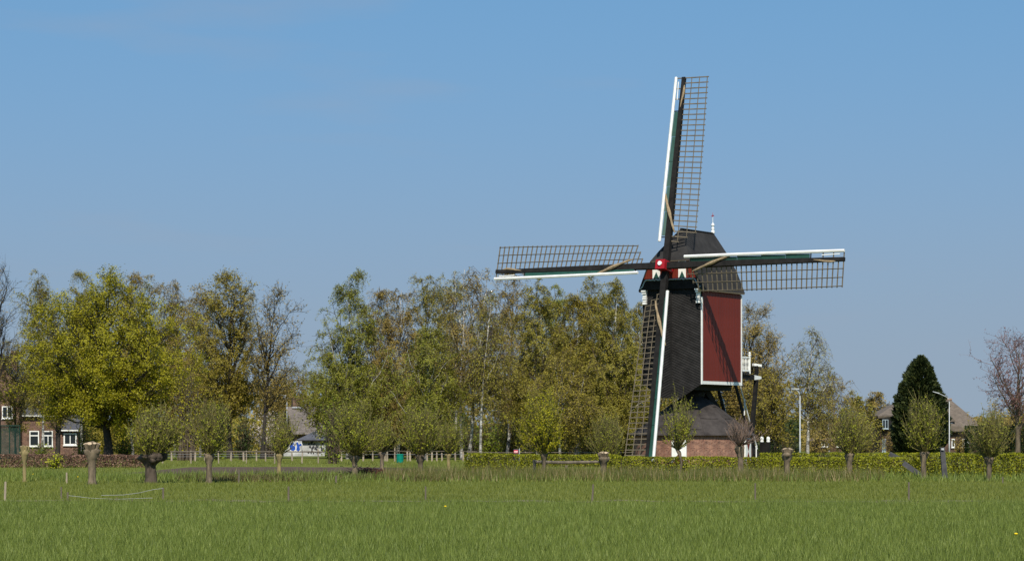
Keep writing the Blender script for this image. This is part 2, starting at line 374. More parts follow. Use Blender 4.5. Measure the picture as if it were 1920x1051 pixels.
def vnoise(x, y, s, seed=0):
    """smooth value noise 0..1"""
    r = np.random.default_rng(seed); T = r.random((256,256))
    x, y = x/s + 1000, y/s + 1000
    i, j = np.floor(x).astype(int), np.floor(y).astype(int); u, v = x-i, y-j
    u, v = u*u*(3-2*u), v*v*(3-2*v); g = lambda a,b: T[a%256, b%256]
    return (g(i,j)*(1-u)+g(i+1,j)*u)*(1-v) + (g(i,j+1)*(1-u)+g(i+1,j+1)*u)*v
blades('field_grass', 290000, wedge(33.5, 67.6, 1.25), .115, .013, M['grass'], 1,
       lambda x,y: (.45+.55*vnoise(x,y,.5,1)*1.2)*np.where((y>67.9-2.2*vnoise(x,y,.9,43))&(vnoise(x,y*.3,2.2,41)>.5), .15, 1), .6, label='lush long green grass covering the near field', cat='grass')
blades('mown_grass', 80000, wedge(67.6, 98, 1.0), .10, .017, M['grass2'], 2,
       lambda x,y: (.35+.8*vnoise(x,y,1.2,2))*np.where((y<69.5)&(vnoise(x,0*y,2.2,41)>.45), .1, 1), .7, label='short yellowish grass beyond the trodden line of the field', cat='grass')
blades('yard_grass', 52000, wedge(98, 190, 1.2), .13, .04, M['grass2'], 4,
       lambda x,y: np.where((y>114)&(y<150)&(x<WX(850,135))&(x>WX(285,135)), 0, .3+.7*vnoise(x,y,2.0,3)), .6,
       label='rough green grass round the mill yard and fences', cat='grass')
def pxband(x0, x1, y0, y1):
    def f(rng, n):
        y = rng.uniform(y0, y1, n); return WX(rng.uniform(x0, x1, n), y), y
    return f
blades('dry_reed', 24000, pxband(720, 1660, 99, 112), .44, .03, M['reed'], 5,
       lambda x,y: np.clip(vnoise(x,y,1.6,5)*1.5-.2, .05, 1)*np.clip((WX(1750,105)-x)/9, .15, 1), .5,
       label='tall tangled dry grass on the ditch bank before the hedges', cat='dry grass')
blades('bank_weed', 15000, pxband(330, 830, 98, 109), .18, .045, M['weed'], 6,
       lambda x,y: np.clip(vnoise(x,y,1.8,6)*2-.65, 0, 1), .9, label='low brown weeds growing along the ditch bank', cat='weeds')
blades('bank_grass', 26000, pxband(-60, 2000, 97.5, 118), .28, .032, M['grass'], 7,
       lambda x,y: np.clip(vnoise(x,y,1.4,8)*1.6-.35, 0, 1), .6, label='taller green grass tufts along the ditch bank', cat='grass')

# ---------------------------------------------------------------- the windmill
MILL_A, MILL_T = R(32.0), R(10.9)
HUBW = Vector((9.65, 161.93, 12.52)); GAP, BL, BW = 1.05, 5.5, 2.09
back = Vector((math.sin(MILL_A), math.cos(MILL_A), 0))
mc = HUBW + back*(GAP + BL/2)
mill = thing('windmill', 'black and red wooden post mill with four lattice sails on a brick round house', 'windmill', (mc.x, mc.y, 0), -MILL_A)
YF, YB = -BL/2, BL/2
Z0, ZE, ZB, ZR = 5.10, 11.15, 12.95, 15.05

def clip(poly, nx, nz, c, keep_ge=True):
    out = []; s = 1 if keep_ge else -1
    for i in range(len(poly)):
        p, q = poly[i], poly[(i+1) % len(poly)]
        dp, dq = s*(nx*p[0]+nz*p[1]-c), s*(nx*q[0]+nz*q[1]-c)
        if dp >= 0: out.append(p)
        if dp*dq < 0: t = dp/(dp-dq); out.append((p[0]+(q[0]-p[0])*t, p[1]+(q[1]-p[1])*t))
    return out
# buck: inner body
b = MB(); b.box(-BW+.06, BW-.06, YF+.05, YB-.02, Z0+.05, ZE+.3); b.build('body', M['tar'], mill)
b = MB(); b.box(-BW+.5, BW-.5, YF+.3, YB-.3, Z0-.12, Z0+.04)
for x in (-1.2, 0, 1.2): b.beam((x, YF+.2, Z0-.24), (x, YB+.1, Z0-.24), .26, .24)
b.build('floor_frame', M['darkwood'], mill)
# front wall with diagonal boards
V3 = lambda x: YF - .13*(1-abs(x)/BW)
shape = [(-BW,Z0),(-.66,4.2),(.66,4.2),(BW,Z0),(BW,ZE+.25),(-BW,ZE+.25)]
fw = MB()
for sgn in (-1, 1):
    half = clip(shape, sgn, 0, 0)
    fw.prism(half, lambda p: (p[0], V3(p[0])+.10, p[1]), lambda p: (p[0], V3(p[0])+.04, p[1]))
front = fw.build('front_wall', M['tar'], mill)
ang = R(24); bwid = .155
for sgn in (-1, 1):
    half = clip(clip(shape, sgn, 0, .012), sgn, 0, BW-.0, False)
    nx, nz = sgn*math.sin(ang), math.cos(ang)
    k0 = int(min(nx*p[0]+nz*p[1] for p in half)/bwid)-1; k1 = int(max(nx*p[0]+nz*p[1] for p in half)/bwid)+1
    for k in range(k0, k1+1):
        lo, hi = k*bwid, (k+1)*bwid-.008
        pl = clip(clip(half, nx, nz, lo), nx, nz, hi, False)
        if len(pl) < 3: continue
        def fr(p):
            t = (nx*p[0]+nz*p[1]-lo)/bwid
            return (p[0], V3(p[0]) - .006 - .034*(1-t), p[1])
        bd = MB(); bd.prism(pl, lambda p: (p[0], V3(p[0])+.03, p[1]), fr); bd.build('board', M['tar'], front)
b = MB(); b.beam((0, V3(0)-.06, 4.2), (0, V3(0)-.06, ZE), .07, .05); b.build('centre_batten', M['tar'], front)
# side walls: vertical red boards (seen on the right), tarred on the left
for sx, mt, trm_, nm in ((1, M['red'], M['white'], 'side_wall'), (-1, M['tar'], M['tar'], 'side_wall')):
    b = MB(); b.box(*sorted((sx*(BW-.055), sx*(BW-.01))), YF+.06, YB-.03, Z0+.04, ZE+.2); wall = b.build(nm, mt, mill)
    n = 27; wd = (BL-.16)/n
    bm = MB(); bm.box(-.014, .014, -wd/2+.007, wd/2-.007, 0, ZE+.2-Z0-.2); bme = bm.mesh('board', mt)
    sm = MB(); sm.box(-.016, .016, -wd/2+.010, wd/2-.010, 0, .2); sme = sm.mesh('skirt_board', trm_)
    for i in range(n):
        yy = YF+.08+wd*(i+.5)
        link('board', bme, wall, (sx*(BW+.008+(i%2)*.005), yy, Z0+.2))
        link('skirt_board', sme, wall, (sx*(BW+.024), yy, Z0-.01))
    b = MB(); b.box(*sorted((sx*(BW-.03), sx*(BW+.05))), YF-.045, YF+.08, Z0-.02, ZE-.55); b.build('corner_post', trm_, wall)
    b = MB(); b.box(*sorted((sx*(BW-.03), sx*(BW+.05))), YB-.07, YB+.05, Z0-.02, ZE-.2); b.build('corner_post', trm_, wall)
b = MB(); b.box(-BW+.05, BW-.05, YB-.03, YB+.02, Z0, ZE+.2); rear = b.build('rear_wall', M['tar'], mill)
b = MB(); b.box(-.45, .45, YB+.022, YB+.06, 6.0, 7.9); b.build('door', M['green'], rear)
# roof shell
prof = [(2.28,ZE-.08),(1.72,12.42),(1.41,ZB),(1.04,13.6),(0.0,ZR)]
yf, yb = YF-.36, YB+.18
def yhip(z): return yf + max(0, (z-ZB))*1.45/(ZR-ZB)
rb = MB()
for sx in (1, -1):
    for (x0,z0),(x1,z1) in zip(prof[:-1], prof[1:]):
        q = [(sx*x0,yhip(z0),z0),(sx*x0,yb,z0),(sx*x1,yb,z1),(sx*x1,yhip(z1),z1)]
        rb.add(q, [(0,1,2,3) if sx > 0 else (3,2,1,0)])
# hip at the front
rb.add([(-1.41,yf,ZB),(1.41,yf,ZB),(1.04,yhip(13.6),13.6),(-1.04,yhip(13.6),13.6),(0,yhip(ZR),ZR)], [(0,1,2,3),(3,2,4)])
roof = rb.build('roof', M['feltroof'], mill)
sol = roof.modifiers.new('thickness', 'SOLIDIFY'); sol.thickness = .07; sol.offset = -1
for sx in (1, -1):
    b = MB(); b.beam((sx*2.25, yf+.05, ZE-.12), (sx*2.25, yb-.05, ZE-.12), .05, .10); b.build('gutter_board', M['lath'], roof)
b = MB()
for i in range(5):                      # felt seams
    pass
b.beam((0, yhip(ZR), ZR+.02), (0, yb, ZR+.02), .16, .05); b.build('ridge_cap', M['feltroof'], roof)
b = MB(); b.prism([(-2.15,ZE),(-1.65,12.42),(-1.35,ZB),(-1,13.55),(0,ZR-.08),(1,13.55),(1.35,ZB),(1.65,12.42),(2.15,ZE)][::-1], lambda p:(p[0],YB-.05,p[1]), lambda p:(p[0],YB+.05,p[1])); b.build('rear_gable', M['tar'], roof)
# finial
fx = MB(); fx.lathe([(.12,0),(.13,.12),(.08,.2),(.11,.32),(.05,.42),(.11,.52),(.10,.6),(.03,.68),(.015,.74),(.015,1.3)], (0, yb-.14, ZR)); fin = fx.build('finial', M['white'], mill, smooth=False)
b = MB(); b.beam((0,yb-.3,ZR+1.12),(0,yb+.02,ZR+1.16),.03,.09,.03,.04); b.beam((0,yb-.14,ZR+1.2),(0,yb-.14,ZR+1.36),.04,.05,.01,.01); b.build('weather_vane', M['brightred'], fin)
# front gable: red boards, hourglass panels, scalloped trim, dark soffit
yg = YF-.30
gp = [(-1.98,11.75),(1.98,11.75),(1.66,12.40),(1.36,ZB-.03),(-1.36,ZB-.03),(-1.66,12.40)]
b = MB(); b.prism(gp, lambda p:(p[0],yg+.2,p[1]), lambda p:(p[0],yg+.03,p[1])); gable = b.build('front_gable', M['red'], mill)
for i in range(22):
    x0 = -1.98+i*.18; pl = clip(clip(gp, 1, 0, x0+.004), 1, 0, x0+.172, False)
    if len(pl) > 2:
        b = MB(); b.prism(pl, lambda p:(p[0],yg+.04,p[1]), lambda p:(p[0],yg,p[1])); b.build('board', M['red'], gable)
for xc in (-1.0, .86):
    zc, hh, hw = 12.37, .56, .27
    b = MB(); b.prism([(xc-hw,zc-hh),(xc+hw,zc-hh),(xc+hw,zc+hh),(xc-hw,zc+hh)], lambda p:(p[0],yg+.01,p[1]), lambda p:(p[0],yg-.02,p[1])); pn = b.build('hourglass_panel', M['white'], gable)
    for s in (1, -1):
        b = MB(); b.prism([(xc-.21*s,zc-s*hh*.98),(xc+.21*s,zc-s*hh*.98),(xc,zc-s*.12)], lambda p:(p[0],yg-.015,p[1]), lambda p:(p[0],yg-.035,p[1])); b.build('panel_triangle', M['green'], pn)
b = MB(); b.beam((-1.4,yf+.03,ZB-.04),(1.4,yf+.03,ZB-.04),.06,.05); b.build('hip_eave', M['lath'], gable)
# overhanging dark front cap (fascia) under the scalloped line
b = MB(); b.prism([(-2.2,11.12),(-2.0,11.2),(-1.86,11.72),(1.86,11.72),(2.0,11.2),(2.2,11.12)][::-1], lambda p:(p[0],YF-.02,p[1]), lambda p:(p[0],yg-.02,p[1])); cap = b.build('front_cap', M['stock'], mill)
pts = []
for i in range(61):
    t = i/60; x = -2.2+4.4*t; ax = abs(x)
    z = 11.74 if ax < 1.72 else 11.74-.52*(.5-.5*math.cos(math.pi*min(1,(ax-1.72)/.4)))
    if ax < 1.6: z += .035*math.sin(x*24)*(1 if .75 < ax < 1.2 else .2)
    pts.append((x, yg-.05, z))
b = MB(); b.tube(pts, .045, 5); b.build('scalloped_trim', M['trim'], cap)
for sx in (-1, 1):                     # carved white corbels under the eaves
    br = MB(); x = sx*1.93
    for z0, z1, d, wv in ((11.12,11.0,.28,.32),(11.0,10.86,.22,.28),(10.86,10.66,.14,.24),(10.64,10.52,.17,.26),(10.5,10.38,.13,.24),(10.36,10.2,.17,.24)):
        br.box(x-wv/2, x+wv/2, YF-.08-d, YF-.06, z1+.005, z0-.005)
    br.build('corbel', M['white'], mill)
# round house
RC = (0.0, 0.0)
def ring(n, r, z, off=0): return [(r*math.cos(2*math.pi*(i+off)/n), r*math.sin(2*math.pi*(i+off)/n), z) for i in range(n)]
n = 28; b = MB(); b.add(ring(n,3.82,-.1)+ring(n,3.82,1.9), [(i,(i+1)%n,n+(i+1)%n,n+i) for i in range(n)]); rh = b.build('round_house', M['brick'], mill); boxuv(rh.data)
prof2 = [(4.06,1.84),(4.05,1.9),(3.2,2.50),(2.2,3.28),(1.2,4.02),(.55,4.42)]
b = MB(); vs = []
for r_, z_ in prof2: vs += ring(n, r_, z_)
b.add(vs, [(k*n+i,k*n+(i+1)%n,(k+1)*n+(i+1)%n,(k+1)*n+i) for k in range(len(prof2)-1) for i in range(n)]); b.add(ring(n,3.7,1.86)+ring(n,4.06,1.84), [(i,(i+1)%n,n+(i+1)%n,n+i) for i in range(n)]); rr = b.build('round_house_roof', M['roundroof'], mill)
rng = random.Random(5)
for i in range(0, n, 3):               # lapped felt sheets and hip rolls
    a0 = 2*math.pi*i/n
    b = MB(); b.tube([(r_*math.cos(a0), r_*math.sin(a0), z_+.015) for r_, z_ in prof2[1:]], .010, 4); b.build('hip_roll', M['roundroof'], rr)
for k, (r_, z_) in enumerate(((3.62,2.205),(3.2,2.51),(2.7,2.90),(2.2,3.29),(1.7,3.66))):
    b = MB(); pts = [(p[0],p[1],p[2]+.015) for p in ring(n, r_, z_)]
    for i in range(n):
        if rng.random() < .3:
            p, q = pts[i], pts[(i+1) % n]; j = rng.uniform(-.05,.05); b.beam((p[0],p[1],p[2]+j), q, .05, .018)
    b.build('felt_lap', M['roundroof'], rr)
# doors of the round house (white with red hourglass): angle is measured from straight at the camera
for da, wdt, nm in ((-17, .95, 'door'), (62, .9, 'door')):
    thw = R(-90+da) + MILL_A           # world angle -> mill-local angle
    c = Vector((math.cos(thw), math.sin(thw), 0)); t = Vector((-c.y, c.x, 0)); r_ = 3.80
    def mp(u, z, d): p = c*(r_+d)+t*u; return (p.x, p.y, z)
    b = MB(); b.prism([(-wdt/2,0),(wdt/2,0),(wdt/2,1.66),(-wdt/2,1.66)], lambda p: mp(p[0],p[1],-.1), lambda p: mp(p[0],p[1],.07)); dr = b.build('door', M['white'], mill)
    for s in (0, 1):
        tri = [(-wdt/2+.06,.05),(wdt/2-.06,.05),(0,.8)] if s == 0 else [(wdt/2-.06,1.62),(-wdt/2+.06,1.62),(0,.86)]
        b = MB(); b.prism(tri, lambda p: mp(p[0],p[1],.06), lambda p: mp(p[0],p[1],.085)); b.build('door_triangle', M['red'], dr)
# centre post and cross trees, dark under the buck
b = MB(); b.tube([(0,0,1),(0,0,5.3)], [.42,.38], 8)
for s in (1,-1):
    b.beam((s*1.6,0,2.2),(s*.3,0,4.6),.3,.3); b.beam((0,s*1.6,2.2),(0,s*.3,4.6),.3,.3)
b.build('centre_post', M['darkwood'], mill)
b = MB(); b.lathe([(.75,4.35),(.8,4.55),(.7,4.72),(.5,4.9)], (0,0,0), 10); b.build('saddle', M['darkwood'], mill)
# rear platform, railing, tail beams
b = MB(); b.box(-1.0, 2.0, YB+.03, YB+1.5, 5.86, 5.95); plat = b.build('platform', M['darkwood'], mill)
def baluster(x, y, par):
    q = MB(); q.lathe([(.028,0),(.028,.12),(.042,.2),(.018,.4),(.042,.6),(.02,.78),(.02,.9)], (x,y,6.05), 6); q.build('baluster', M['white'], par)
b = MB(); b.beam((1.96,YB+.08,6.95),(1.96,YB+1.5,6.95),.09,.08); b.beam((1.96,YB+.08,6.08),(1.96,YB+1.5,6.08),.09,.10); b.beam((-.96,YB+.08,6.95),(-.96,YB+1.5,6.95),.09,.08); b.beam((1.0,YB+1.46,6.95),(1.96,YB+1.46,6.95),.08,.07); b.beam((1.0,YB+1.46,6.08),(1.96,YB+1.46,6.08),.08,.07)
rail = b.build('railing', M['white'], mill)
for i in range(6): baluster(1.96, YB+.2+i*.22, rail)
for i in range(3): baluster(1.15+i*.26, YB+1.46, rail)
for x in (1.96, -.96):
    q = MB(); q.lathe([(.07,-.1),(.07,1.05),(.10,1.08),(.10,1.14),(.06,1.17),(.09,1.25),(.05,1.33)], (x,YB+1.47,5.98), 8); q.build('newel', M['white'], rail)
for x in (1.75, -1.75):
    b = MB(); b.beam((x,YB-.2,5.70),(x,YB+2.35,5.66),.26,.30); tb = b.build('tail_beam', M['stock'], mill)
    b = MB(); b.beam((x,YB+2.352,5.66),(x,YB+3.35,5.66),.28,.32,.28,.16); b.build('beam_end', M['white'], tb)
    b = MB(); b.beam((x,YB+2.9,5.80),(x,YB+2.9,6.45),.2,.2); b.build('stub_post', M['stock'], tb)
    b = MB(); b.beam((x-.14,YB+2.7,6.52),(x+.14,YB+3.25,6.46),.24,.16); b.build('stub_cap', M['white'], tb)
    b = MB(); b.beam((x,YB+2.85,5.5),(x-.1,YB+2.1,.35),.23,.23,.26,.26); b.build('strut', M['stock'], tb)
# tail pole, stair, winch
b = MB(); b.beam((0.25,.8,5.0),(0.45,6.1,.75),.42,.5,.34,.36); b.build('tail_pole', M['stock'], mill)
s0, s1 = Vector((0,YB+1.55,5.9)), Vector((0,YB+4.9,.1))
b = MB(); b.beam(s0+Vector((-.68,0,0)), s1+Vector((-.68,0,0)),.07,.30); st = b.build('stair', M['stock'], mill)
b = MB(); b.beam(s0+Vector((.68,0,0)), s1+Vector((.68,0,0)),.07,.30); b.build('stringer', M['stock'], st)
tr = MB(); tr.box(-.64,.64,-.12,.12,-.02,.02); trm = tr.mesh('tread', M['darkwood'])
for i in range(22):
    link('tread', trm, st, s0.lerp(s1, (i+.7)/22.5))
for sx in (1, -1):
    b = MB(); b.beam((sx*.8,YB+1.5,6.6),(sx*.8,YB+4.9,.95),.06,.07); hr = b.build('handrail', M['white'], st)
    for tt in (.1,.45,.8,.97):
        p = s0.lerp(s1, tt); q = MB(); q.lathe([(.045,-.1),(.045,.75),(.07,.8),(.07,.9),(.03,.98)], (sx*.78,p.y,p.z), 7); q.build('baluster', M['white'], hr)
b = MB(); b.box(.5,1.45,8.2,8.6,.05,.75); b.box(.7,1.3,8.25,8.55,.75,1.36); b.beam((.78,8.4,.1),(.78,8.4,1.4),.2,.2); b.beam((1.25,8.4,.1),(1.25,8.4,1.4),.2,.2); b.beam((.2,7.2,1.3),(1.1,8.1,.2),.26,.26); b.beam((-.2,7.0,0),(-.2,7.0,1.5),.3,.3)
wn_ = b.build('winch', M['stock'], mill)
for x in (.78, 1.25):
    b = MB(); b.lathe([(.11,1.402),(.13,1.46),(.1,1.54),(.13,1.6),(.11,1.72),(.03,1.78)], (x,8.4,0), 8); b.build('winch_cap', M['white'], wn_)
b = MB(); b.beam((.1,7.6,.5),(1.0,7.9,.44),.14,.12); b.build('winch_bar', M['white'], wn_)

# sails: local +z runs out along the arm, +x towards the lattice, -y to the front
hub_l = Vector((0, YF-GAP, HUBW.z))
TILT = Matrix.Translation(hub_l) @ Matrix.Rotation(-MILL_T, 4, 'X')
b = MB(); b.box(-.33,.33,-.62,.52,-.29,.31); hb = b.build('windshaft_head', M['brightred'], mill, mat=TILT)
b = MB(); b.tube([(0,.5,0),(0,1.6,0)], .28, 10); b.build('windshaft', M['brightred'], hb)
b = MB(); b.tube([(-.0,-.62,.05),(-.0,-.70,.05)], .14, 14); b.build('shaft_plug', M['white'], hb)
SR = 12.5
def twist(r): t = min(1, max(0, (r-1.7)/(SR-1.7))); return R(21*(1-t)**1.1 + 3)
def tw(r, v, o=0): a = twist(r); return (v*math.cos(a)+o*math.sin(a), v*math.sin(a)-o*math.cos(a), r)
stock = MB(); stock.beam((0,0,0),(0,0,5),.40,.34,.34,.30,up=(0,1,0)); stock.beam((0,0,5.001),(0,0,SR),.34,.30,.23,.22,up=(0,1,0)); stock_me = stock.mesh('sail_stock', M['stock'])
bar = MB(); bar.box(0, 1, -.026, .026, -.031, .031); bar_me = bar.mesh('lattice_bar', M['lath'])
hem = []
for v, r0 in ((.58,1.72),(1.12,2.04),(1.66,2.36)):
    q = MB(); rs = np.linspace(r0, SR-.02, 26); q.tube([tw(r, v, .035) for r in rs], .031, 4); hem.append(q.mesh('hem_lath', M['lath']))
wind = []
edges = [2.0,3.6,5.25,6.9,8.55,10.2,12.45]
for r0, r1 in zip(edges[:-1], edges[1:]):
    q = MB(); ra, rb_ = r0+.012, r1-.012
    vs = [tw(ra,-.12,.06),tw(ra,-.44,.07),tw(rb_,-.40,.07),tw(rb_,-.10,.06)]
    n_ = Vector((0,.03,0)); q.add(vs+[tuple(Vector(p)+n_) for p in vs], [(0,1,2,3),(7,6,5,4),(0,4,5,1),(1,5,6,2),(2,6,7,3),(3,7,4,0)])
    wind.append(q.mesh('wind_board', M['green']))
q = MB(); rs = np.linspace(1.62, SR, 16); q.tube([tw(r, -.56+.05*(r/SR), .10) for r in rs], [.10]*15+[.095], 6); lead_me = q.mesh('leading_edge', M['white'])
q = MB(); q.beam(tw(11.0,-.30,.06), tw(12.2,-.33,.06), .05,.04); slat_me = q.mesh('tip_slat', M['white'])
q = MB(); q.beam((-.5,-.03,0),(0,0,0),.05,.06); brk_me = q.mesh('bracket', M['stock'])
def clothmesh(seed):
    rng = random.Random(seed); q = MB(); pts = []; rad = []
    for i in range(15):
        t = i/14; r_ = 2.2+2.9*t; v = .5-1.12*t; x, y, z = tw(r_, v, 0)
        pts.append((x, -.24+.10*abs(2*t-1)**2+rng.uniform(-.015,.015), z)); rad.append(.03+.075*math.sin(math.pi*t)**.8*(1+.3*math.sin(t*17)))
    q.tube(pts, rad, 7); return q.mesh('sailcloth', M['cloth'])
def rollmesh():
    q = MB(); q.tube([(.12,-.08,11.95),(.15,-.12,11.6),(.11,-.13,11.2),(.05,-.13,10.9),(.0,-.13,10.5)], [.03,.08,.07,.05,.02], 6); return q.mesh('cloth_roll', M['cloth'])
roll_me = rollmesh(); lab = ['upper', 'right', 'lower', 'left']
for k in range(4):
    off = -.17 if k % 2 else .17
    mt = TILT @ Matrix.Rotation(R(90*k+.2), 4, 'Y') @ Matrix.Translation((0, off, 0))
    sl = link('sail', stock_me, mill, mat=mt)
    nb = 30
    for i in range(nb):
        r_ = 2.36+(SR-.05-2.36)*i/(nb-1); a = twist(r_); v0 = .0 if i < nb-6 else (-.52 if i % 2 else 0); ln = 1.74
        link('lattice_bar', bar_me, sl, mat=Matrix.Translation((v0*math.cos(a), v0*math.sin(a), r_)) @ Matrix.Rotation(a, 4, 'Z') @ Matrix.Diagonal((ln-v0,1,1,1)))
    for r_, ln in ((2.02,1.2),(1.7,.66)):
        a = twist(r_); link('lattice_bar', bar_me, sl, mat=Matrix.Translation((0,0,r_)) @ Matrix.Rotation(a, 4, 'Z') @ Matrix.Diagonal((ln,1,1,1)))
    for me in hem: link('hem_lath', me, sl)
    for me in wind[:None if k == 2 else 5]: link('wind_board', me, sl)
    link('leading_edge', lead_me, sl)
    if k != 2: link('tip_slat', slat_me, sl)
    for r_ in (1.95, 6.9, 10.25): link('bracket', brk_me, sl, (0, -.04, r_))
    link('sailcloth', clothmesh(k), sl)
    if k != 2: link('cloth_roll', roll_me, sl)

# ---------------------------------------------------------------- plants
def bez(a, c, b, n):
    t = np.linspace(0, 1, n)[None,:,None]
    return a[:,None]*(1-t)**2 + 2*c[:,None]*t*(1-t) + b[:,None]*t**2
def rdir(rng, n): return unit(rng.normal(size=(n,3)))
def kids(rng, P, m, f0, f1, L, lvar, spread, up, droop, n):
    N, K, _ = P.shape
    f = rng.uniform(f0, f1, (N,m))*(K-1)*.9999; i = f.astype(int); u = (f-i)[...,None]
    r = np.arange(N)[:,None]
    st = P[r,i]*(1-u)+P[r,i+1]*u; tg = unit(P[r,i+1]-P[r,i])
    st = st.reshape(-1,3); tg = tg.reshape(-1,3)
    d = unit(tg*(1-spread)+rdir(rng,len(st))*spread+np.array([0,0,up]))
    Ls = (np.broadcast_to(np.asarray(L,float).reshape(-1,1) if np.ndim(L) else np.full((1,1),L), (N,m)).reshape(-1)*rng.uniform(1-lvar,1+lvar,len(st)))[:,None,None]
    s = np.linspace(0,1,n)[None,:,None]
    Q = st[:,None]+d[:,None]*Ls*s*(1-.35*droop*s)+np.array([0,0,-1.])*droop*Ls*s**2
    Q[:,1:] += rng.normal(size=(len(st),n-1,3))*Ls*.05
    return Q
def taper(N, n, r0, r1):
    r0 = np.broadcast_to(np.asarray(r0,float), (N,)); return r0[:,None]*(1-np.linspace(0,1,n))+r1*np.linspace(0,1,n)
def leaves(rng, P, per, size, jit, svar=.4, hang=0.0):
    N, K, _ = P.shape
    f = rng.uniform(.12,1,(N,per))*(K-1)*.9999; i = f.astype(int); u = (f-i)[...,None]; r = np.arange(N)[:,None]
    c = (P[r,i]*(1-u)+P[r,i+1]*u).reshape(-1,3); n = len(c)
    c = c+rng.normal(size=(n,3))*jit
    nr = unit(rdir(rng,n)+.75*unit(c-c.mean(0))+np.array([0,0,.55]))      # leaf blades turn outward and up to the light
    a = unit(np.cross(nr, rdir(rng,n))); b = np.cross(nr, a)
    s = size*rng.uniform(1-svar,1+svar,n)[:,None]
    V = np.stack([c+a*s*.62, c-a*s*.38+b*s*.38, c-a*s*.38-b*s*.38],1)
    return V.reshape(-1,3), np.arange(n)[:,None]*3+np.array([0,1,2])
class Parts:
    def __init__(s): s.V=[]; s.F=[]; s.m=[]; s.n=0
    def add(s, VF, mi): s.V.append(VF[0]); s.F.append(VF[1]+s.n); s.m.append(mi); s.n += len(VF[0])
    def build(s, name, mats, parent):
        return link(name, npmesh(name, np.concatenate(s.V), s.F, mats, s.m), parent)
PROF = {
 'oak':   [(0,.42),(.12,.78),(.35,1),(.6,.98),(.8,.75),(.93,.42),(1,.08)],
 'birch': [(0,.45),(.2,.9),(.42,1),(.65,.82),(.85,.5),(.95,.28),(1,.05)],
 'wide':  [(0,.6),(.2,1),(.5,1),(.75,.85),(.92,.5),(1,.15)],
 'open':  [(0,.35),(.3,.8),(.6,1),(.85,.7),(1,.15)],
 'round': [(0,.55),(.25,.92),(.5,1),(.75,.85),(.92,.5),(1,.1)],
 'fan':   [(0,.78),(.2,.98),(.5,1),(.78,.82),(1,.35)],
}
def profr(kind, t): p = np.array(PROF[kind]); return np.interp(t, p[:,0], p[:,1])
SPEC = dict(
 oak=dict(prof='oak', n1=60, m2=9, m3=6, per=7, leaf=.135, l2=.30, l3=.85, droop=.05, up=.25, rise=.75, bark='barkdark', twig='barkdark', lm='l_oak', jit=.16, n2=5),
 birch=dict(prof='birch', n1=44, m2=7, m3=6, per=8, leaf=.095, wide=1.26, l2=.36, l3=1.15, droop=.75, up=.25, rise=1.25, bark='birch', twig='twig', lm='l_birch', jit=.08, n2=5),
 olive=dict(prof='wide', n1=52, m2=8, m3=6, per=6, leaf=.112, l2=.32, l3=.9, droop=.1, up=.35, rise=1.25, bark='barkdark', twig='twig', lm='l_olive', jit=.10, n2=5),
 bare=dict(prof='open', n1=34, m2=8, m3=6, per=2, leaf=.10, l2=.36, l3=.9, droop=.02, up=.35, rise=1.1, bark='barkdark', twig='barkdark', lm='l_birchb', jit=.05, n2=5),
)
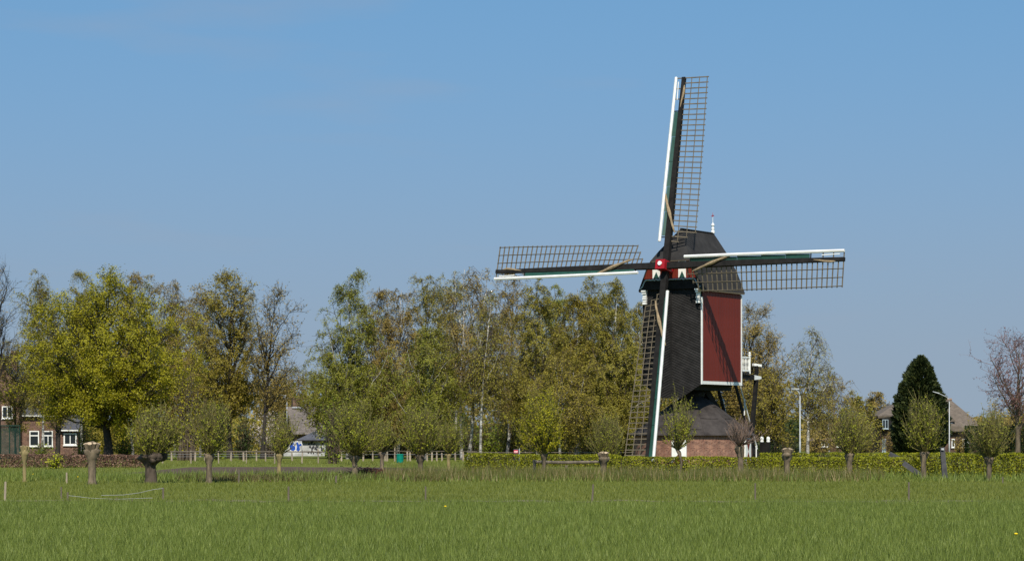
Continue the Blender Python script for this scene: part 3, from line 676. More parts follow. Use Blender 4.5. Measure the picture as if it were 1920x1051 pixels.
def tree(name, label, cat, spec, px, Y, top, left, right, bot, seed, trunk=None, group=None, dens=1.0, fork=None, rad=None, lean=0.0, stems=1, **ov):
    """px: trunk foot column, top/bot: crown rows, left/right: crown columns in the photograph; Y: distance"""
    sp = dict(SPEC[spec]); sp.update(ov); rng = np.random.default_rng(seed)
    X = WX(px, Y); H = WZ(top, Y); zb = max(.3, WZ(bot, Y)); cr = (right-left)/2*Y/F*sp.get('wide',1.14); cx = WX((left+right)/2, Y)-X
    root = thing(name, label, cat, (X, Y, 0), 0, group)
    hc = H-zb
    r0 = rad if rad else max(.10, .018*H)
    # trunk (one or more stems)
    tks = []
    for s in range(stems):
        off = 0 if stems == 1 else (s-(stems-1)/2)*r0*2.6
        k = 9; t = np.linspace(0,1,k); top_h = H*(.95 if spec in ('birch',) else (.86 if spec != 'oak' else .72))
        tx = off+(cx*1.0+off*2)*t**1.6+lean*np.sin(t*3.1)*H*.03+np.cumsum(rng.normal(size=k))*H*.006
        ty = np.cumsum(rng.normal(size=k))*H*.008; tx[0]=off; ty[0]=0
        T = np.stack([tx,ty,t*top_h-.1*(t==0)],-1)[None]
        rr_ = r0*(.8 if spec == 'birch' else 1)/(1 if stems == 1 else 1.2) * np.interp(t,[0,.04,.12,.5,1],[1.3,1.05,.92,.6,.1])
        tks.append((T,rr_))
    wood = Parts()
    for T, rr_ in tks: wood.add(tubes(T, rr_[None], 8), 0)
    # limbs aimed at points spread through the crown envelope
    area = 2*cr*hc*.75; n1 = int(sp['n1']*max(.6, min(1.6, (area/60)**.5)))
    tg_ = np.linspace(0,1,200); cw_ = np.cumsum(profr(sp['prof'],tg_)+.22); tt = np.interp((np.arange(n1)+rng.random(n1))/n1, cw_/cw_[-1], tg_)
    phi = np.arange(n1)*2.39996+rng.uniform(-.3,.3,n1)
    # lobed outline: radius differs with direction and height
    lb_ = .4 if spec == 'oak' else 1; lob = 1+lb_*.2*np.sin(phi*2+seed)+lb_*.18*np.sin(phi*3+tt*9+seed*1.7)+rng.uniform(-.12,.06,n1)
    rr1 = cr*profr(sp['prof'],tt)*lob*np.sqrt(rng.uniform(.25,1,n1))
    E = np.stack([cx+rr1*np.cos(phi), rr1*np.sin(phi), zb+tt*hc*rng.uniform(.96,1.0,n1)],-1)
    fz = fork if fork is not None else .22*H
    zs = np.clip(E[:,2]-rr1*sp['rise']-.25*hc*rng.random(n1), fz, H*.93)
    zs = np.minimum(zs, E[:,2]-.1)
    A = np.empty((n1,3)); which = rng.integers(0,stems,n1)
    for i in range(n1):
        T, _ = tks[which[i]]; A[i] = [np.interp(zs[i],T[0,:,2],T[0,:,0]), np.interp(zs[i],T[0,:,2],T[0,:,1]), zs[i]]
    A[:,2] = np.minimum(zs, np.array([tks[j][0][0,-1,2] for j in which]))
    C = A*.45+E*.55+np.stack([0*rr1,0*rr1,(-.05 if spec=='birch' else .10)*(E[:,2]-A[:,2])],-1)
    C[:,:2] = A[:,:2]*.35+E[:,:2]*.65
    L1 = bez(A,C,E,8); L1[:,1:] += rng.normal(size=(n1,7,3))*.02*cr
    len1 = np.linalg.norm(E-A,axis=1)
    lr = np.clip(r0*.42*(len1/max(len1.max(),.1))**.8, .025, None)
    if spec == 'birch':
        lr = np.minimum(lr, .055); wh = rng.random(n1) < .32
        wood.add(tubes(L1[wh], taper(wh.sum(),8,lr[wh],.010), 5), 0); wood.add(tubes(L1[~wh], taper((~wh).sum(),8,lr[~wh],.010), 4), 1)
    else: wood.add(tubes(L1, taper(n1,8,lr,.012), 5), 0)
    tr_ = wood.build('trunk', [M[sp['bark']], M[sp['twig']]], root)
    for p in tr_.data.polygons: p.use_smooth = True
    cw = Parts()
    L2 = kids(rng, L1, sp['m2'], .25, 1, np.clip(len1*sp['l2'],.5,2.2), .4, .62, sp['up'], sp['droop']*.35, 3)
    cw.add(tubes(L2, taper(len(L2),3,.020,.009), 3), 0)
    L3 = kids(rng, L2, sp['m3'], .2, 1, sp['l3'], .45, .6, sp['up']*.5, sp['droop'], 3)
    cw.add(ribbons(L3, taper(len(L3),3,.011,.005), rng), 0)
    want = dens*area*sp.get('cov',980)        # leaf count by silhouette area
    per = max(1, int(round(want/len(L3))))
    if per > 0: cw.add(leaves(rng, L3, per, sp['leaf'], sp['jit'], .4, sp.get('hang',.0)), 1)
    cw.build('crown', [M[sp['twig']], M[sp['lm']]], root)
    return root

def pollard(name, label, px, by, top, left, right, head, seed, tw_=.13, hd=.28, lm='l_willow', shoot='shoot', bark='barklight', dens=1.0, Y=None, shoots=150, group='pollard willows along the field edge', bend=0.0, leafy=True, cat='willow', fat=1.0):
    rng = np.random.default_rng(seed); Y = Y or GY(by); tw_ *= .86
    X = WX(px,Y); zh = WZ(head,Y); root = thing(name, label, cat, (X,Y,0), rng.uniform(0,6), group)
    rz = root.rotation_euler.z
    # gnarled trunk with a swollen head
    k = 14; z = np.linspace(-.08,zh+hd*.35,k); t = np.clip(z/zh,0,1)
    r_ = tw_*np.interp(t,[0,.08,.3,.65,.82,1.0],[1.3,1.05,1.0,.95,1.15,1.0])+hd*fat*np.interp(t,[0,.62,.82,.95,1],[0,0,.28,.55,.5])
    r_[-1] *= .35
    nside = 12; ang = np.arange(nside)*2*np.pi/nside
    bx = bend*np.sin(t*3.3)*zh*.12
    rough = 1+.12*np.sin(ang[None,:]*3+z[:,None]*3/zh+seed)+rng.normal(size=(k,nside))*(.05+.16*t**4)[:,None]
    Vt = np.stack([bx[:,None]+r_[:,None]*rough*np.cos(ang), r_[:,None]*rough*np.sin(ang), np.broadcast_to(z[:,None],(k,nside))],-1)
    i = np.arange(nside); j=(i+1)%nside; base=(np.arange(k-1)*nside)[:,None]
    Q = np.stack([base+i,base+j,base+nside+j,base+nside+i],-1).reshape(-1,4)
    me = npmesh('trunk', Vt.reshape(-1,3), [Q, np.array([(k-1)*nside+i])], [M[bark]], [0,0], True); link('trunk', me, root)
    for q_ in range(7 if shoots else 4):                  # burrs round the head
        a_ = rng.uniform(0,6.28); rb_ = hd*fat*rng.uniform(.26,.42); zz_ = zh-hd*rng.uniform(-.15,.45); rr_ = np.interp(zz_/zh, t, r_)*.85
        uu = np.linspace(0,np.pi,6); vv = np.arange(8)*np.pi/4
        B_ = np.stack([np.sin(uu)[:,None]*np.cos(vv), np.sin(uu)[:,None]*np.sin(vv), np.broadcast_to(np.cos(uu)[:,None],(6,8))],-1)*rb_*rng.uniform(.8,1.2,(6,8,1))+np.array([bx[-1]+rr_*math.cos(a_), rr_*math.sin(a_), zz_])
        i8 = np.arange(8); b8 = (np.arange(5)*8)[:,None]
        link('burr', npmesh('burr', B_.reshape(-1,3), [np.stack([b8+i8,b8+8+i8,b8+8+(i8+1)%8,b8+(i8+1)%8],-1).reshape(-1,4)], [M[bark]], [0], True), root)
    if shoots == 0: return root, bx[-1], zh
    H = WZ(top,Y); cr = (right-left)/2*Y/F; cx = WX((left+right)/2,Y)-X; hc = H-zh
    # offset of the crown is in world x; undo the root rotation
    ox, oy = cx*math.cos(-rz), cx*math.sin(-rz)
    n1 = shoots; tt = rng.random(n1)**.7; phi = rng.uniform(0,2*np.pi,n1)
    rr1 = cr*np.interp(tt,[0,.2,.5,.78,1],[.55+.5*rng.random(),.95,1.04,.85,.25+.35*rng.random()])*rng.uniform(.05,1,n1)**.4*(1+.16*np.sin(phi*3+seed)+.1*np.sin(phi*5+tt*6))*rng.uniform(.72,1.12,n1)
    E = np.stack([ox+rr1*np.cos(phi), oy+rr1*np.sin(phi), zh+hc*(.10+.90*tt)*rng.uniform(.9,1.03,n1)],-1)
    A = np.stack([bx[-1]+hd*fat*.75*rng.random(n1)*np.cos(phi), hd*fat*.75*rng.random(n1)*np.sin(phi), zh+rng.uniform(-.12,.12,n1)*hd/.28],-1)
    C = A*.55+E*.45; C[:,:2] = A[:,:2]*.3+E[:,:2]*.7
    L1 = bez(A,C,E,6); len1=np.linalg.norm(E-A,axis=1)
    cw = Parts(); cw.add(tubes(L1, taper(n1,6,.020,.006),3),0)
    L2 = kids(rng, L1, 6, .3, 1, np.clip(len1*.24,.15,.6), .4, .45, .35, .03, 3)
    cw.add(ribbons(L2, taper(len(L2),3,.008,.004),rng),0)
    if leafy:
        area = 2*cr*hc*.75
        cw.add(leaves(rng, L2, max(2,int(round(dens*area*1150/len(L2)))), .058, .02, .4),1)
        cw.add(leaves(rng, L1, max(1,int(dens*4)), .055, .03, .4),1)
    cw.build('crown', [M[shoot], M[lm]], root)
    return root, bx[-1], zh
def stump(label, px, by, head, seed, tw_, hd, bark='barklight', cut=9, Y=None):
    Y = Y or GY(by)
    root, bx, zh = pollard('pollard_stump', label, px, by, 0, 0, 0, head, seed, tw_, hd, bark=bark, shoots=0, Y=Y, group='freshly cut pollards along the field edge', cat='pollard')
    rng = random.Random(seed)
    for i in range(int(cut*1.6)):      # sawn branch ends
        a = i*2.4+rng.random(); rr = hd*(.15+.85*math.sqrt((i+.5)/(cut*1.6))); d = Vector((math.cos(a)*rr*1.25, math.sin(a)*rr*1.25, .12+hd*.8*(1-rr/hd*.55)))
        p0 = Vector((bx+math.cos(a)*rr*.6, math.sin(a)*rr*.6, zh-.06)); p1 = Vector((bx,0,zh))+d; rd = rng.uniform(.22,.34)*hd
        q = MB(); q.tube([p0,p1], [rd*1.15,rd], 7, False); q.mi = 1; ax=(p1-p0).normalized(); e=ax.orthogonal().normalized(); f=ax.cross(e)
        q.add([p1+e*math.cos(u*math.pi*2/7)*rd*1.02+f*math.sin(u*math.pi*2/7)*rd*1.02+ax*.003 for u in range(7)], [tuple(range(7))])
        q.build('cut_branch', [M[bark], M['sawn']], root)
    return root
def bush(name, label, cat, px, Y, top, left, right, seed, lm, dens=1.0, leaf=.13, twig='twig', stems=46, group=None, foot=None, prof='round', squat=.1):
    rng = np.random.default_rng(seed); X = WX(px,Y); H = WZ(top,Y); cr=(right-left)/2*Y/F; cx=WX((left+right)/2,Y)-X
    z0 = 0 if foot is None else max(0, WZ(foot,Y))
    root = thing(name, label, cat, (X,Y,0), 0, group)
    n1=stems; tt=rng.random(n1)**.75; phi=np.arange(n1)*2.4+rng.uniform(-.3,.3,n1)
    rr1=cr*profr(prof,tt)*np.sqrt(rng.uniform(.1,1,n1))*(1+.15*np.sin(phi*3+seed)+.1*np.sin(phi*5+tt*7))
    E=np.stack([cx+rr1*np.cos(phi), rr1*np.sin(phi), z0+squat*H*.3+(H-z0)*tt*rng.uniform(.9,1,n1)],-1)
    A=np.stack([.16*cr*rng.normal(size=n1), .16*cr*rng.normal(size=n1), np.full(n1,-.05)],-1)
    C=A*.4+E*.6; C[:,:2]=A[:,:2]*.5+E[:,:2]*.5
    L1=bez(A,C,E,6); len1=np.linalg.norm(E-A,axis=1)
    wd=Parts(); wd.add(tubes(L1,taper(n1,6,np.clip(.012*len1,.012,.06),.006),3),0); wd.build('stems',[M[twig]],root)
    cw=Parts(); L2=kids(rng,L1,8,.2,1,np.clip(len1*.3,.25,1.1),.4,.6,.2,.08,3); cw.add(ribbons(L2,taper(len(L2),3,.010,.004),rng),0)
    area=2*cr*(H-z0)*.8
    cw.add(leaves(rng,L2,max(2,int(round(dens*area*4.2/(leaf**2)/len(L2)))),leaf,leaf*1.1,.45),1)
    cw.build('foliage',[M[twig],M[lm]],root)
    return root
def hedge(label, x0, x1, Y0, Y1, top0, top1, thick, seed, lm, leaf=.075, dens=1.0, group='clipped hedges', core=None):
    """a clipped hedge from column x0 at distance Y0 to column x1 at distance Y1 (front face)"""
    rng=np.random.default_rng(seed)
    a=np.array([WX(x0,Y0),Y0,0]); b_=np.array([WX(x1,Y1),Y1,0]); d=b_-a; L=np.linalg.norm(d); e=d/L; nrm=np.array([-e[1],e[0],0])
    root=thing('hedge',label,'hedge',tuple(a),math.atan2(e[1],e[0]),group)
    h0,h1=WZ(top0,Y0),WZ(top1,Y1); hm=max(h0,h1)
    n=int(dens*2.6*(L*hm*2+L*thick+2*thick*hm)/(leaf**2)); 
    face=rng.choice(4,n,p=np.array([L*hm*1.5,L*thick,L*hm*.5,2*thick*hm])/(L*hm*2+L*thick+2*thick*hm))
    u=rng.random(n)*L; v=rng.random(n); wv=rng.random(n); dp=np.abs(rng.normal(size=n))*.06-.05
    bul=.05*np.sin(u*2.1+seed)+.04*np.sin(u*5.3)+.03*np.sin(u*11+v*6)
    hh=np.interp(u,[0,L],[h0,h1])*(1+.02*np.sin(u*1.7)+.02*np.sin(u*6.1))
    P=np.empty((n,3))
    P[:,0]=np.where(face==3,np.where(wv<.5,dp,L-dp),u)
    P[:,1]=np.where(face==0,dp-bul,np.where(face==2,thick-dp,v*thick))
    P[:,2]=np.where(face==1,hh-dp*.7,np.where(face==3,rng.random(n)*hh,v*hh))
    outw=np.stack([0*u,np.where(face==0,-1.,np.where(face==2,1.,0)),np.where(face==1,1.,.35)],-1); nr=unit(rdir(rng,n)*1.1+.8*outw); ax=unit(np.cross(nr,rdir(rng,n))); bx=np.cross(nr,ax); s=leaf*rng.uniform(.6,1.4,n)[:,None]
    V=np.stack([P+ax*s*.62,P-ax*s*.38+bx*s*.4,P-ax*s*.38-bx*s*.4],1).reshape(-1,3)
    f=npmesh('foliage',V,[np.arange(n)[:,None]*3+np.array([0,1,2])],[M[lm]]); link('foliage',f,root)
    # twiggy inside: many upright stems
    m=int(L*40); sx=rng.random(m)*L; sy=rng.uniform(.03,thick-.03,m); sh=np.interp(sx,[0,L],[h0,h1])*rng.uniform(.85,.99,m)
    A=np.stack([sx,sy,np.full(m,-.02)],-1); E=np.stack([sx+rng.normal(size=m)*.12,np.clip(sy+rng.normal(size=m)*.08,.02,thick-.02),sh],-1)
    Tm=tubes(np.stack([A,(A+E)/2+rng.normal(size=(m,3))*.03,E],1),np.full((m,3),.012),3)
    link('stems',npmesh('stems',Tm[0],[Tm[1]],[M['twig']]),root)
    return root

# --- trees behind the mill field, left to right
T = tree
T('bare_tree','bare dark tree with fine twigs at the left edge of the picture','tree','bare',-8,205,492,-75,44,700,11,dens=.03,up=.5,fork=3)
T('birch_tree','slim birch with pale green leaves left of the big yellow oak','tree','birch',78,225,503,32,112,760,12,lm='l_birch',rad=.14,dens=.9)
T('birch_tree','narrow birch with a pointed top just above the oak\'s left shoulder','tree','birch',155,228,502,112,186,760,13,lm='l_birch',rad=.14,dens=.9)
T('oak_tree','large spreading oak with bright yellow green new leaves by the brick house','tree','oak',203,196,520,52,344,792,14,fork=2.5,rad=.34,cov=1000,dens=1.0,wide=1.08,leaf=.122,bark='barkdark')
T('birch_tree','tall thin brown birch rising directly behind the oak\'s crown','tree','birch',250,232,500,196,300,760,15,lm='l_birchb',rad=.14,dens=1.0,wide=1.4)
T('birch_tree','brown birch with hanging twigs on the oak\'s right shoulder','tree','birch',327,230,503,296,354,800,16,lm='l_birchb',rad=.13,dens=1.0,wide=1.4)
T('birch_tree','thin pale trunked birch between the oak and the dense olive tree','tree','birch',375,226,522,340,412,810,17,lm='l_birchb',rad=.12,dens=1.0,wide=1.4)
T('alder_tree','dense olive brown tree with a dark trunk left of the sparse tree','tree','olive',432,210,510,368,486,780,18,fork=3.2,rad=.24,cov=900,wide=1.25,dens=1.0)
T('sparse_tree','sparsely leaved tree with dark branches standing against the sky gap','tree','bare',492,206,535,462,568,770,19,lm='l_birchb',leaf=.11,dens=.2,fork=2.5,rad=.17,wide=1.0)
T('far_tree','small bare brownish tree far off in the sky gap above the tiled house','tree','bare',556,330,690,525,592,800,20,lm='l_birchb',dens=.5,fork=1.5,rad=.15)
T('far_tree','brown hazy tree behind the white blossom tree','tree','olive',520,300,700,480,560,820,220,lm='l_birchb',dens=.9,fork=1.5,rad=.15)
T('birch_tree','leftmost birch of the central grove with long drooping outer twigs','tree','birch',652,205,500,590,722,820,21,lm='l_birchg',rad=.2,dens=1.0)
T('round_tree','low domed light green tree in front of the grove\'s left edge','tree','olive',635,214,684,562,700,800,22,lm='l_birchg',fork=1.2,rad=.14,cov=800,prof='round')
T('birch_tree','brown topped birch second from the left in the central grove','tree','birch',712,214,522,668,752,820,23,lm='l_birchb',rad=.16,dens=.9)
T('birch_tree','brown birch with white limbs in the middle left of the grove','tree','birch',745,208,527,706,800,820,24,lm='l_birchb',rad=.18,dens=1.0)
T('birch_tree','green birch leaning slightly left of the tallest white birch','tree','birch',796,216,503,752,850,820,25,lm='l_birch',rad=.16,dens=.95)
T('birch_tree','leafy lower birch with fresh green foliage before the tall white trunks','tree','birch',800,196,600,752,866,800,26,lm='l_birchg',rad=.13,dens=1.1)
T('birch_tree','tall birch with brown green top left of the twin white stems','tree','birch',850,222,492,806,886,740,27,lm='l_birch',rad=.15,dens=.8)
T('birch_tree','tallest birch of the grove with bright white twin stems','tree','birch',872,198,486,846,938,760,28,lm='l_birchb',rad=.19,stems=2,dens=.55,fork=5.5)
T('birch_tree','white stemmed slender birch right of the twin stemmed one','tree','birch',901,194,545,884,962,770,29,lm='l_birch',rad=.13,dens=.6,fork=4.5)
T('birch_tree','birch half hidden behind the tip of the mill\'s left sail','tree','birch',950,206,497,912,1000,770,30,lm='l_birchb',rad=.17,dens=.75)
T('birch_tree','full green birch under the middle of the mill\'s left sail','tree','birch',1008,200,518,955,1066,820,31,lm='l_birch',rad=.19,dens=1.4)
T('birch_tree','broad olive birch under the inner half of the mill\'s left sail','tree','birch',1080,206,524,1025,1140,820,32,lm='l_olive',rad=.2,dens=1.45)
T('birch_tree','olive birch close to the left of the mill\'s black front','tree','birch',1152,200,518,1098,1212,820,33,lm='l_birch',rad=.2,dens=1.45)
T('birch_tree','birch filling the gap behind the left sail\'s inner middle','tree','birch',1044,226,516,1000,1092,800,46,lm='l_birchg',rad=.16,dens=1.2)
T('birch_tree','birch filling the gap just left of the mill cap','tree','birch',1116,224,514,1070,1166,800,47,lm='l_birch',rad=.16,dens=1.2)
T('birch_tree','dense lower birch behind the mill\'s lower left sail','tree','birch',1196,218,560,1130,1250,810,34,lm='l_olive',rad=.18,dens=1.2)
T('birch_tree','low hanging pale birch with white limbs above the yellow willow','tree','birch',1050,192,655,985,1120,800,35,lm='l_olive',rad=.13,dens=.8)
T('birch_tree','birch standing behind the mill\'s round house','tree','birch',1300,215,640,1230,1385,800,36,lm='l_olive',rad=.18,dens=1.2)
T('brown_tree','large brownish tree with thin budding twigs right behind the mill','tree','olive',1410,212,578,1340,1480,800,37,lm='l_birchb',fork=2.2,rad=.25,cov=620,dens=1.1,up=.5,leaf=.10,wide=1.2)
T('brown_tree','low dark branched tree beside the tail of the mill','tree','olive',1440,205,690,1398,1492,830,38,lm='l_olive',fork=1.2,rad=.16,cov=560,dens=.9,prof='round')
T('birch_tree','single birch with a bright white trunk behind the street lamp right of the mill','tree','birch',1514,208,618,1472,1572,790,39,lm='l_birch',rad=.17,dens=.36,fork=3.0,wide=1.05)
T('birch_tree','short greyish birch right of the white trunked one','tree','birch',1555,245,690,1525,1596,815,40,lm='l_birchb',rad=.1,dens=.6)
T('birch_tree','distant pale birch left of the thatched farmhouse','tree','birch',1600,300,732,1566,1640,825,41,lm='l_birch',rad=.12,dens=.6,leaf=.17)
T('birch_tree','distant straw coloured birch beside the farmhouse gable','tree','birch',1640,310,728,1618,1668,825,42,lm='l_birchb',rad=.12,dens=.7,leaf=.17)
T('copper_tree','leafless tree with reddish buds at the right edge of the picture','tree','bare',1908,190,620,1838,1990,775,43,lm='l_red',dens=.22,leaf=.09,wide=1.0,bark='bark',fork=2.2,rad=.2,twig='twigred',up=.25)

T('ivy_tree','thin ivy grown tree in front of the right corner of the brick house','tree','olive',107,216,610,72,140,790,44,lm='l_olive',fork=2.0,rad=.2,cov=260,leaf=.12)
T('thin_tree','thin budding tree in front of the brick house gable','tree','bare',30,214,640,-10,66,800,45,lm='l_olive',dens=.4,leaf=.11,fork=1.5,rad=.1)
# conifer
def conifer():
    rng=np.random.default_rng(77); Y=238; px=1722; X=WX(px,Y); H=WZ(666,Y); root=thing('conifer','broad dark green cypress hiding the middle of the thatched farmhouse','conifer',(X,Y,0))
    q=MB(); q.tube([(0,0,-.1),(0,0,H*.9)],[.22,.04],8); q.build('trunk',M['barkdark'],root,smooth=True)
    def env(t,phi): 
        base=np.interp(t,[0,.08,.2,.4,.55,.72,.88,.96,1],[1.6,2.1,2.45,2.38,2.12,1.62,.98,.45,.05]); return base*(1+.09*np.sin(phi*3+t*6)+.08*np.sin(phi*7-t*15)+.07*np.sin(phi*13+t*40)+.05*np.sin(phi*5+t*70))
    n=34000; t=1-(1-rng.random(n))**.62; t=np.clip(.02+.98*t,0,1); phi=rng.uniform(0,2*np.pi,n); rr=env(t,phi)*(1-np.abs(rng.normal(size=n))*.13)
    P=np.stack([rr*np.cos(phi)+.25*t,rr*np.sin(phi),t*H],-1)
    a=unit(np.stack([np.cos(phi),np.sin(phi),np.full(n,.65)],-1)+rng.normal(size=(n,3))*.35); b_=unit(np.cross(a,rdir(rng,n))); s=.30*rng.uniform(.5,1.7,n)[:,None]
    V=np.stack([P-a*s*.4,P+b_*s*.24,P+a*s*.6,P-b_*s*.24],1).reshape(-1,3)
    link('foliage',npmesh('foliage',V,[np.arange(n)[:,None]*4+np.array([0,1,2,3])],[M['l_conifer']]),root)
    nb=160; tb=rng.random(nb)*.9+.03; ph=rng.uniform(0,6.3,nb); A=np.stack([0*tb,0*tb,tb*H*.92],-1); E=np.stack([env(tb,ph)*.85*np.cos(ph),env(tb,ph)*.85*np.sin(ph),tb*H+.2],-1)
    Tm=tubes(bez(A,(A+E)/2,E,4),taper(nb,4,.03,.01),3); link('branches',npmesh('branches',Tm[0],[Tm[1]],[M['barkdark']]),root)
conifer()

# --- understorey
B = bush
B('shrub','dark evergreen shrub left of the white blossom tree','shrub',455,200,778,432,486,50,'l_dark',1.2,.14)
B('shrub','yellow green bush under the oak\'s right side','shrub',352,190,690,315,392,51,'l_oak',.7,.14,foot=800)
B('blossom_tree','white blossoming tree beside the tiled house','tree',503,226,772,464,556,52,'l_blossom',.75,.13,foot=836)
B('shrub','bright green leafy shrub in front of the graffiti wall','shrub',622,168,752,592,652,53,'l_shrub',.8,.13,foot=862)
B('shrub','green undergrowth bush right of the brick house','shrub',160,205,790,128,196,54,'l_oak',.6,.13)
B('shrub','green bush growing against the brick house windows','shrub',78,210,832,52,104,55,'l_shrub',.9,.12)
B('shrub','leafy green bush between the oak trunk and the old pollard','shrub',232,200,800,200,268,56,'l_willow',.7,.12)
B('shrub','fresh green bush behind the second pollard from the left','shrub',342,196,790,312,372,57,'l_shrub',.9,.12)
B('shrub','sunlit green shrub behind the second tallest fence posts','shrub',400,192,808,372,430,58,'l_shrub',.8,.12)
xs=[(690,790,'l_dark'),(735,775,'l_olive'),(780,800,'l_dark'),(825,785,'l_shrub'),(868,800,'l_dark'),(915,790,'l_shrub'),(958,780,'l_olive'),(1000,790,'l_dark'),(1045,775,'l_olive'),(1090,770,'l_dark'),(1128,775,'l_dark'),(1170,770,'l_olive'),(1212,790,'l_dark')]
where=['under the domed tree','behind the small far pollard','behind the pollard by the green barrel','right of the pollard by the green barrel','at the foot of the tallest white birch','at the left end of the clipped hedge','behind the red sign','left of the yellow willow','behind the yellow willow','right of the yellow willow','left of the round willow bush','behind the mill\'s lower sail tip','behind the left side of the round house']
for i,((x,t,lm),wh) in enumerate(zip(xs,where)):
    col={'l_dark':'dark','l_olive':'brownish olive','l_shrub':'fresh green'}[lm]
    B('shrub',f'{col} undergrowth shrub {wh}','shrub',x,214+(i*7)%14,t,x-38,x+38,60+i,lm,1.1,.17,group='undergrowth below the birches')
xs2=[(672,770,'l_olive'),(715,765,'l_dark'),(760,772,'l_birchg'),(803,768,'l_olive'),(848,775,'l_dark'),(893,772,'l_olive'),(936,765,'l_dark'),(980,770,'l_birchg'),(1026,765,'l_dark'),(1068,760,'l_olive'),(1110,760,'l_olive'),(1150,758,'l_dark'),(1192,765,'l_olive')]
where2=['left of the far pollard\'s crown','behind the far pollard left of the barrel','above the green barrel','above the crown of the pollard right of the barrel','left of the twin white stems','right of the twin white stems','left of the red sign','above the red sign','left of the yellow willow\'s top','right of the yellow willow\'s top','above the left part of the round willow bush','above the right part of the round willow bush','beside the lattice of the lower sail']
for i,((x,t,lm),wh) in enumerate(zip(xs2,where2)):
    col={'l_dark':'dark','l_olive':'brownish olive','l_birchg':'pale green'}[lm]
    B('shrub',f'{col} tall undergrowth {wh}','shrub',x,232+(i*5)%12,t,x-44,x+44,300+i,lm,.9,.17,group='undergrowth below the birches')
B('shrub','dark undergrowth shrub right of the mill\'s winch','shrub',1460,222,800,1425,1500,80,'l_dark',1.0,.16,group='undergrowth below the birches')
B('shrub','pale twiggy shrub behind the white birch trunk','shrub',1530,240,805,1495,1575,81,'l_birchb',.7,.15)
B('shrub','pale twiggy shrub far behind the pollard right of the mill','shrub',1625,262,800,1580,1668,82,'l_birch',.6,.15)
B('shrub','brown twiggy bush against the farmhouse\'s left wall','shrub',1672,246,806,1650,1696,83,'l_birchb',.35,.14)
B('shrub','brown twiggy bush against the farmhouse\'s right wall','shrub',1800,250,815,1782,1822,84,'l_birchb',.35,.14)
B('shrub','large rounded brown green shrub right of the thatched farmhouse','shrub',1868,212,748,1822,1925,85,'l_birchb',1.1,.13)
B('shrub','wide brownish shrub at the right edge below the red budded tree','shrub',1915,218,752,1878,1960,86,'l_olive',1.0,.13)
hedge('tall clipped dark hedge block behind the rightmost pollard',1816,1960,195,195,800,798,1.6,87,'l_dark',.12,1.0)

# --- hedges
hedge('green clipped hedge at the left of the gap with the wooden rail',886,1014,126,128,851,852,.8,90,'l_hedge')
hedge('low green hedge seen behind the wooden rail',1005,1146,152,148,853,853,.8,91,'l_hedge',.085)
hedge('long bright green clipped hedge running along the front of the mill',1138,1722,121,117,857,858,.8,92,'l_hedge')
hedge('taller darker green hedge at the right behind the leaning black post',1712,1980,112,109,850,852,.9,93,'l_hedge',dens=1.0)
hedge('far low hedge behind the long hedge right of the mill',1424,1740,150,146,850,850,.8,94,'l_hedge',.085)
hedge('brown leaved beech hedge at the left before the brick house',-60,272,146,146,852,854,.9,95,'l_hedgeb',.085)
B('shrub','small bright yellow shrub before the brown beech hedge','shrub',103,140,852,86,120,96,'l_yellow',.8,.10,stems=30)
B('shrub','dark green clipped mound on the far hedge beside the second stump','shrub',1543,146,848,1530,1560,97,'l_dark',1.2,.10,stems=30)

# --- pollard willows
pollard('pollard_willow','huge old pollard with a thick dark forked trunk before the brown hedge\'s end',283,905,763,236,346,852,101,.24,.42,'l_willow','shoot','barkold',.5,shoots=300,fat=1.15)
pollard('pollard_willow','pollard willow with reddish foot right of the huge old pollard',392,905,752,352,446,850,102,.125,.17,'l_willow','shoot','barklight',.7,shoots=170)
pollard('pollard_willow','slim pollard with a mossy yellow trunk before the graffiti wall',524,892,773,492,562,850,103,.105,.16,'l_willow','shoot','barkyellow',.6,shoots=120,bend=.3)
pollard('pollard_willow','wide pollard willow beside the heap of red brushwood',665,894,748,610,722,853,104,.13,.24,'l_willow','shoot','barklight',.9,shoots=220)
pollard('pollard_willow','smaller far pollard left of the green barrel',716,878,782,686,752,847,105,.12,.15,'l_willow','shoot','barklight',.8,shoots=130)
pollard('pollard_willow','dense green pollard right of the green barrel',788,894,764,742,836,853,106,.13,.18,'l_willow','shoot','bark',1.0,shoots=200)
pollard('pollard_willow','far pollard with a yellowish trunk left of the clipped hedge',841,880,784,812,882,850,107,.10,.12,'l_willow','shoot','barkyellow',.8,shoots=130)
pollard('pollard_willow','bright yellow green willow standing behind the wooden rail',1020,887,736,966,1066,850,108,.11,.15,'l_willowy','shoot','bark',1.9,shoots=190)
pollard('pollard_willow','trunkless round willow bush behind the hedge by the lower sail',1140,866,778,1104,1178,864,109,.2,.2,'l_willow','shoot','bark',.55,shoots=240,Y=150)
pollard('pollard_willow','crooked thin trunked willow before the white round house door',1271,896,742,1226,1314,842,110,.055,.08,'l_willow','shoot','bark',.45,shoots=80,bend=1.3)
pollard('pollard_willow','leafless pollard with reddish twigs before the right of the round house',1387,896,783,1352,1432,835,111,.135,.16,'l_willow','shootred','barklight',.5,shoots=75,leafy=False,bend=.4)
pollard('pollard_willow','pollard willow before the distant birches, first right of the second stump',1593,894,764,1550,1640,850,112,.14,.17,'l_willow','shoot','barklight',.7,shoots=180)
pollard('pollard_willow','green pollard willow in front of the dark conifer',1733,897,748,1692,1776,846,113,.125,.16,'l_willow','shoot','barklight',.95,shoots=190,bend=-.3)
pollard('pollard_willow','rightmost pollard willow before the tall clipped hedge',1854,902,772,1812,1902,856,114,.115,.17,'l_birchg','shoot','bark',.75,shoots=180)
stump('thin leaning pollard stump at the far left before the brown hedge',46,903,845,121,.075,.15,'barkyellow',5)
